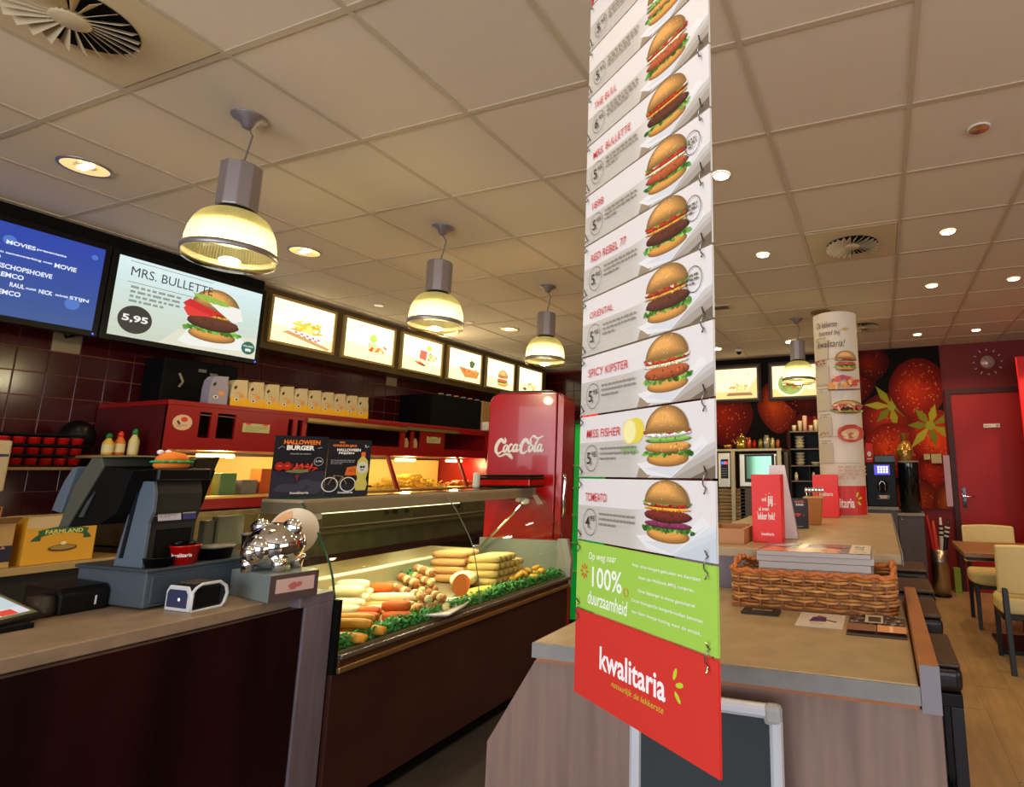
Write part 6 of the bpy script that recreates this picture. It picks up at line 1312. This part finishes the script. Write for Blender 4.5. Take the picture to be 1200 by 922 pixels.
MB().ext([(-.148, 6.99, 1.4605), (-.062, 6.99, 1.4605), (-.06, 7.01, 1.62), (-.075, 7.03, 1.68), (-.135, 7.03, 1.69), (-.15, 7.01, 1.6)], (0, .035, 0)).build('bag_body', mat('bag_red', '#b8161a', .3), t, bev=.006)
p = Pr(); p.ell(.045, .1, .022, .03, '#d8cfc0', 14); p.rect(.02, .04, .07, .05, '#e8d8c8'); p.build('bag_print', t, plane((-.148, 6.985, 1.4605), (1, 0, 0), (0, 0, 1)))
t = thing('gift_bag', 'gold cellophane gift bag on top of the black dispenser', 'gift bag', (.28, 7.05, 1.479))
cel = mat('cellophane_gold', '#c89a4a', .12, .7, bump=.8, bscale=30)
MB().lathe([(.05, 1.4795), (.085, 1.53), (.095, 1.60), (.06, 1.67), (.02, 1.71), (.045, 1.76), (.06, 1.79)], (.28, 7.05, 0), 14, rot=None).build('bag_body', cel, t)
MB().ball((.28, 7.05, 1.71), .035, .02, .02, 8, 6).build('bow', mat('bow_brown', '#5a2a2a', .3), t, smooth=True)
t = thing('umbrella_bin', 'brushed steel cylindrical bin by the red door', 'bin', (.57, 7.25, 0))
MB().lathe([(.092, 0), (.092, .36), (.094, .365), (.094, .385), (.092, .39), (.092, .50), (.088, .50), (.088, .02)], (.57, 7.25, 0), 32).build('bin_body', steel, t, smooth=True)
MB().lathe([(.096, 0), (.096, .018)], (.57, 7.25, 0), 32).build('bin_base', black_m, t)
for i, (x, y, dx, h, m_, nm, lb) in enumerate(((.52, 7.24, -.05, .42, 'tube_red', 'paper_roll', 'red paper roll leaning left in the steel bin'), (.55, 7.25, -.02, .36, 'tube_orange', 'paper_roll', 'orange-red paper roll in the steel bin'), (.60, 7.25, .01, .40, 'tube_white', 'umbrella', 'black and white umbrella upright in the steel bin'), (.62, 7.24, .07, .38, 'tube_black', 'umbrella', 'black umbrella leaning right in the steel bin'), (.60, 7.28, .05, .2, 'tube_tan', 'paper_roll', 'tan paper roll low in the steel bin'))):
    col = {'tube_red': '#b01c18', 'tube_orange': '#c8452a', 'tube_white': '#c9c2b8', 'tube_black': '#0c0a0c', 'tube_tan': '#a08048'}[m_]
    t = thing(nm, lb, nm.replace('_', ' '), (x, y, .05))
    MB().tube([(x, y, .05), (x, y, .45), (x+dx*.6, y, .45+h*.6), (x+dx, y, .45+h)], [.02, .026, .024, .012], 10).build('shaft', mat(m_, col, .4), t, smooth=True)
    if nm == 'umbrella':
        for k in range(3): MB().tube([(x+dx*(.5+.12*k), y, .45+h*(.5+.12*k)), (x+dx*(.55+.12*k), y, .45+h*(.55+.12*k))], .027, 10).build('band', black_m if m_ == 'tube_white' else white_m, t)
o = B(.725, .795, 7.48, 7.58, 0, .27).build('green_box', mat('lime_box', '#7d9a2a', .5), bev=.004); tag(o, 'small lime green box on the floor beside the steel bin', 'box')

# ================================================================ STOOLS, TABLE AND CHAIRS
def stool():
    t = thing('bar_stool', 'x', 'stool', (0, 0, 0), 'black bar stools along the bar')
    B(-.17, .17, -.19, .19, .655, .735).build('seat', dleather, t, bev=.025, seg=4, smooth=True)
    B(-.165, .165, -.185, .185, .733, .75).build('seat_top_sheen', sheen_leather, t, bev=.008, seg=3, smooth=True)
    B(-.165, .165, -.185, .185, .615, .656).build('seat_frame', black_m, t, bev=.003)
    lm = mat('blue_black_leg', '#10151f', .35)
    for x in (-.145, .145):
        for y in (-.165, .165): B(x-.02, x+.02, y-.02, y+.02, 0, .616).build('leg', lm, t, bev=.003)
    for y in (-.165, .165): B(-.125, .125, y-.01, y+.01, .22, .25).build('foot_rail', lm, t)
    B(-.155, -.135, -.145, .145, .22, .25).build('foot_rail', lm, t); B(.135, .155, -.145, .145, .22, .25).build('foot_rail', lm, t)
    return t
st0 = stool(); lbs = ['nearest', 'second nearest', 'third', 'farthest']
for i, (x, y) in enumerate(((.045, 2.395), (.05, 3.07), (.066, 3.62), (.078, 4.28))):
    o = st0 if i == 0 else copy_tree(st0); o.location = (x, y, 0); o['label'] = 'black leather bar stool with warm reflection painted on top, %s along the bar' % lbs[i]
t = thing('dining_table', 'wooden dining table with black pedestal right of the bar stools', 'table', (1.05, 5.45, 0))
B(.57, 1.55, 5.06, 5.84, .715, .75).build('tabletop', wood, t, bev=.004)
B(.59, 1.53, 5.08, 5.82, .69, .715).build('table_apron', black_m, t)
B(1.0, 1.10, 5.40, 5.50, .03, .69).build('pedestal', black_m, t, bev=.004)
B(.80, 1.32, 5.2, 5.7, 0, .03).build('base_plate', black_m, t, bev=.006)
def chair():
    t = thing('dining_chair', 'x', 'chair', (0, 0, 0), 'cream leather dining chairs')
    lm = mat('black_wood', '#0b0908', .4)
    # cushion with rounded front
    pts = [(-.2, -.19), (.2, -.19), (.21, .02), (.19, .15), (.12, .215), (0, .235), (-.12, .215), (-.19, .15), (-.21, .02)]
    MB().ext([(x, y, .37) for x, y in pts], (0, 0, .11)).build('seat', cream, t, bev=.035, seg=4, smooth=True)
    n = 9; v = []
    for k in range(2):
        for j in range(5):
            for i in range(n):
                x = -.21+.42*i/(n-1); z = .52+.33*j/4; y = -.215-.045*(x/.21)**2*-1-.045-.03*j/4+(.05 if k else 0)
                if j == 4: z += .008*math.cos(PI*x/.42)
                v.append((x, y, z))
    f = []; q = 5*n
    for j in range(4):
        for i in range(n-1): a = j*n+i; f += [(a, a+1, a+n+1, a+n), (q+a, q+a+n, q+a+n+1, q+a+1)]
    for i in range(n-1): f += [(i, q+i, q+i+1, i+1), (4*n+i, 4*n+i+1, q+4*n+i+1, q+4*n+i)]
    for j in range(4): a = j*n; f += [(a, a+n, q+a+n, q+a), (a+n-1, q+a+n-1, q+a+2*n-1, a+2*n-1)]
    m = MB(); m.add(v, f); m.build('backrest', cream, t, smooth=True, bev=.016, seg=3)
    for x in (-.17, .17):
        MB().ext([(x-.018, -.205, .56), (x+.018, -.205, .56), (x+.016, -.26, 0), (x-.016, -.26, 0)], (0, -.032, 0)).build('leg', lm, t, bev=.003)
        MB().ext([(x-.018, .15, .37), (x+.018, .15, .37), (x+.014, .17, 0), (x-.014, .17, 0)], (0, .034, 0)).build('leg', lm, t, bev=.003)
    B(-.19, .19, -.18, .17, .335, .372).build('seat_frame', lm, t, bev=.003)
    return t
ch = chair(); ch.location = (.955, 4.98, 0); ch.scale = (1.05, 1, 1); ch['label'] = 'cream leather dining chair with its back to the camera, nearest'
c2 = copy_tree(ch); c2.location = (.93, 6.08, 0); c2.rotation_euler = (0, 0, PI); c2['label'] = 'cream leather dining chair on the far side of the table facing the camera'
c3 = copy_tree(ch); c3.location = (1.5, 6.10, 0); c3.rotation_euler = (0, 0, PI); c3['label'] = 'cream leather dining chair at the far right edge of the room'
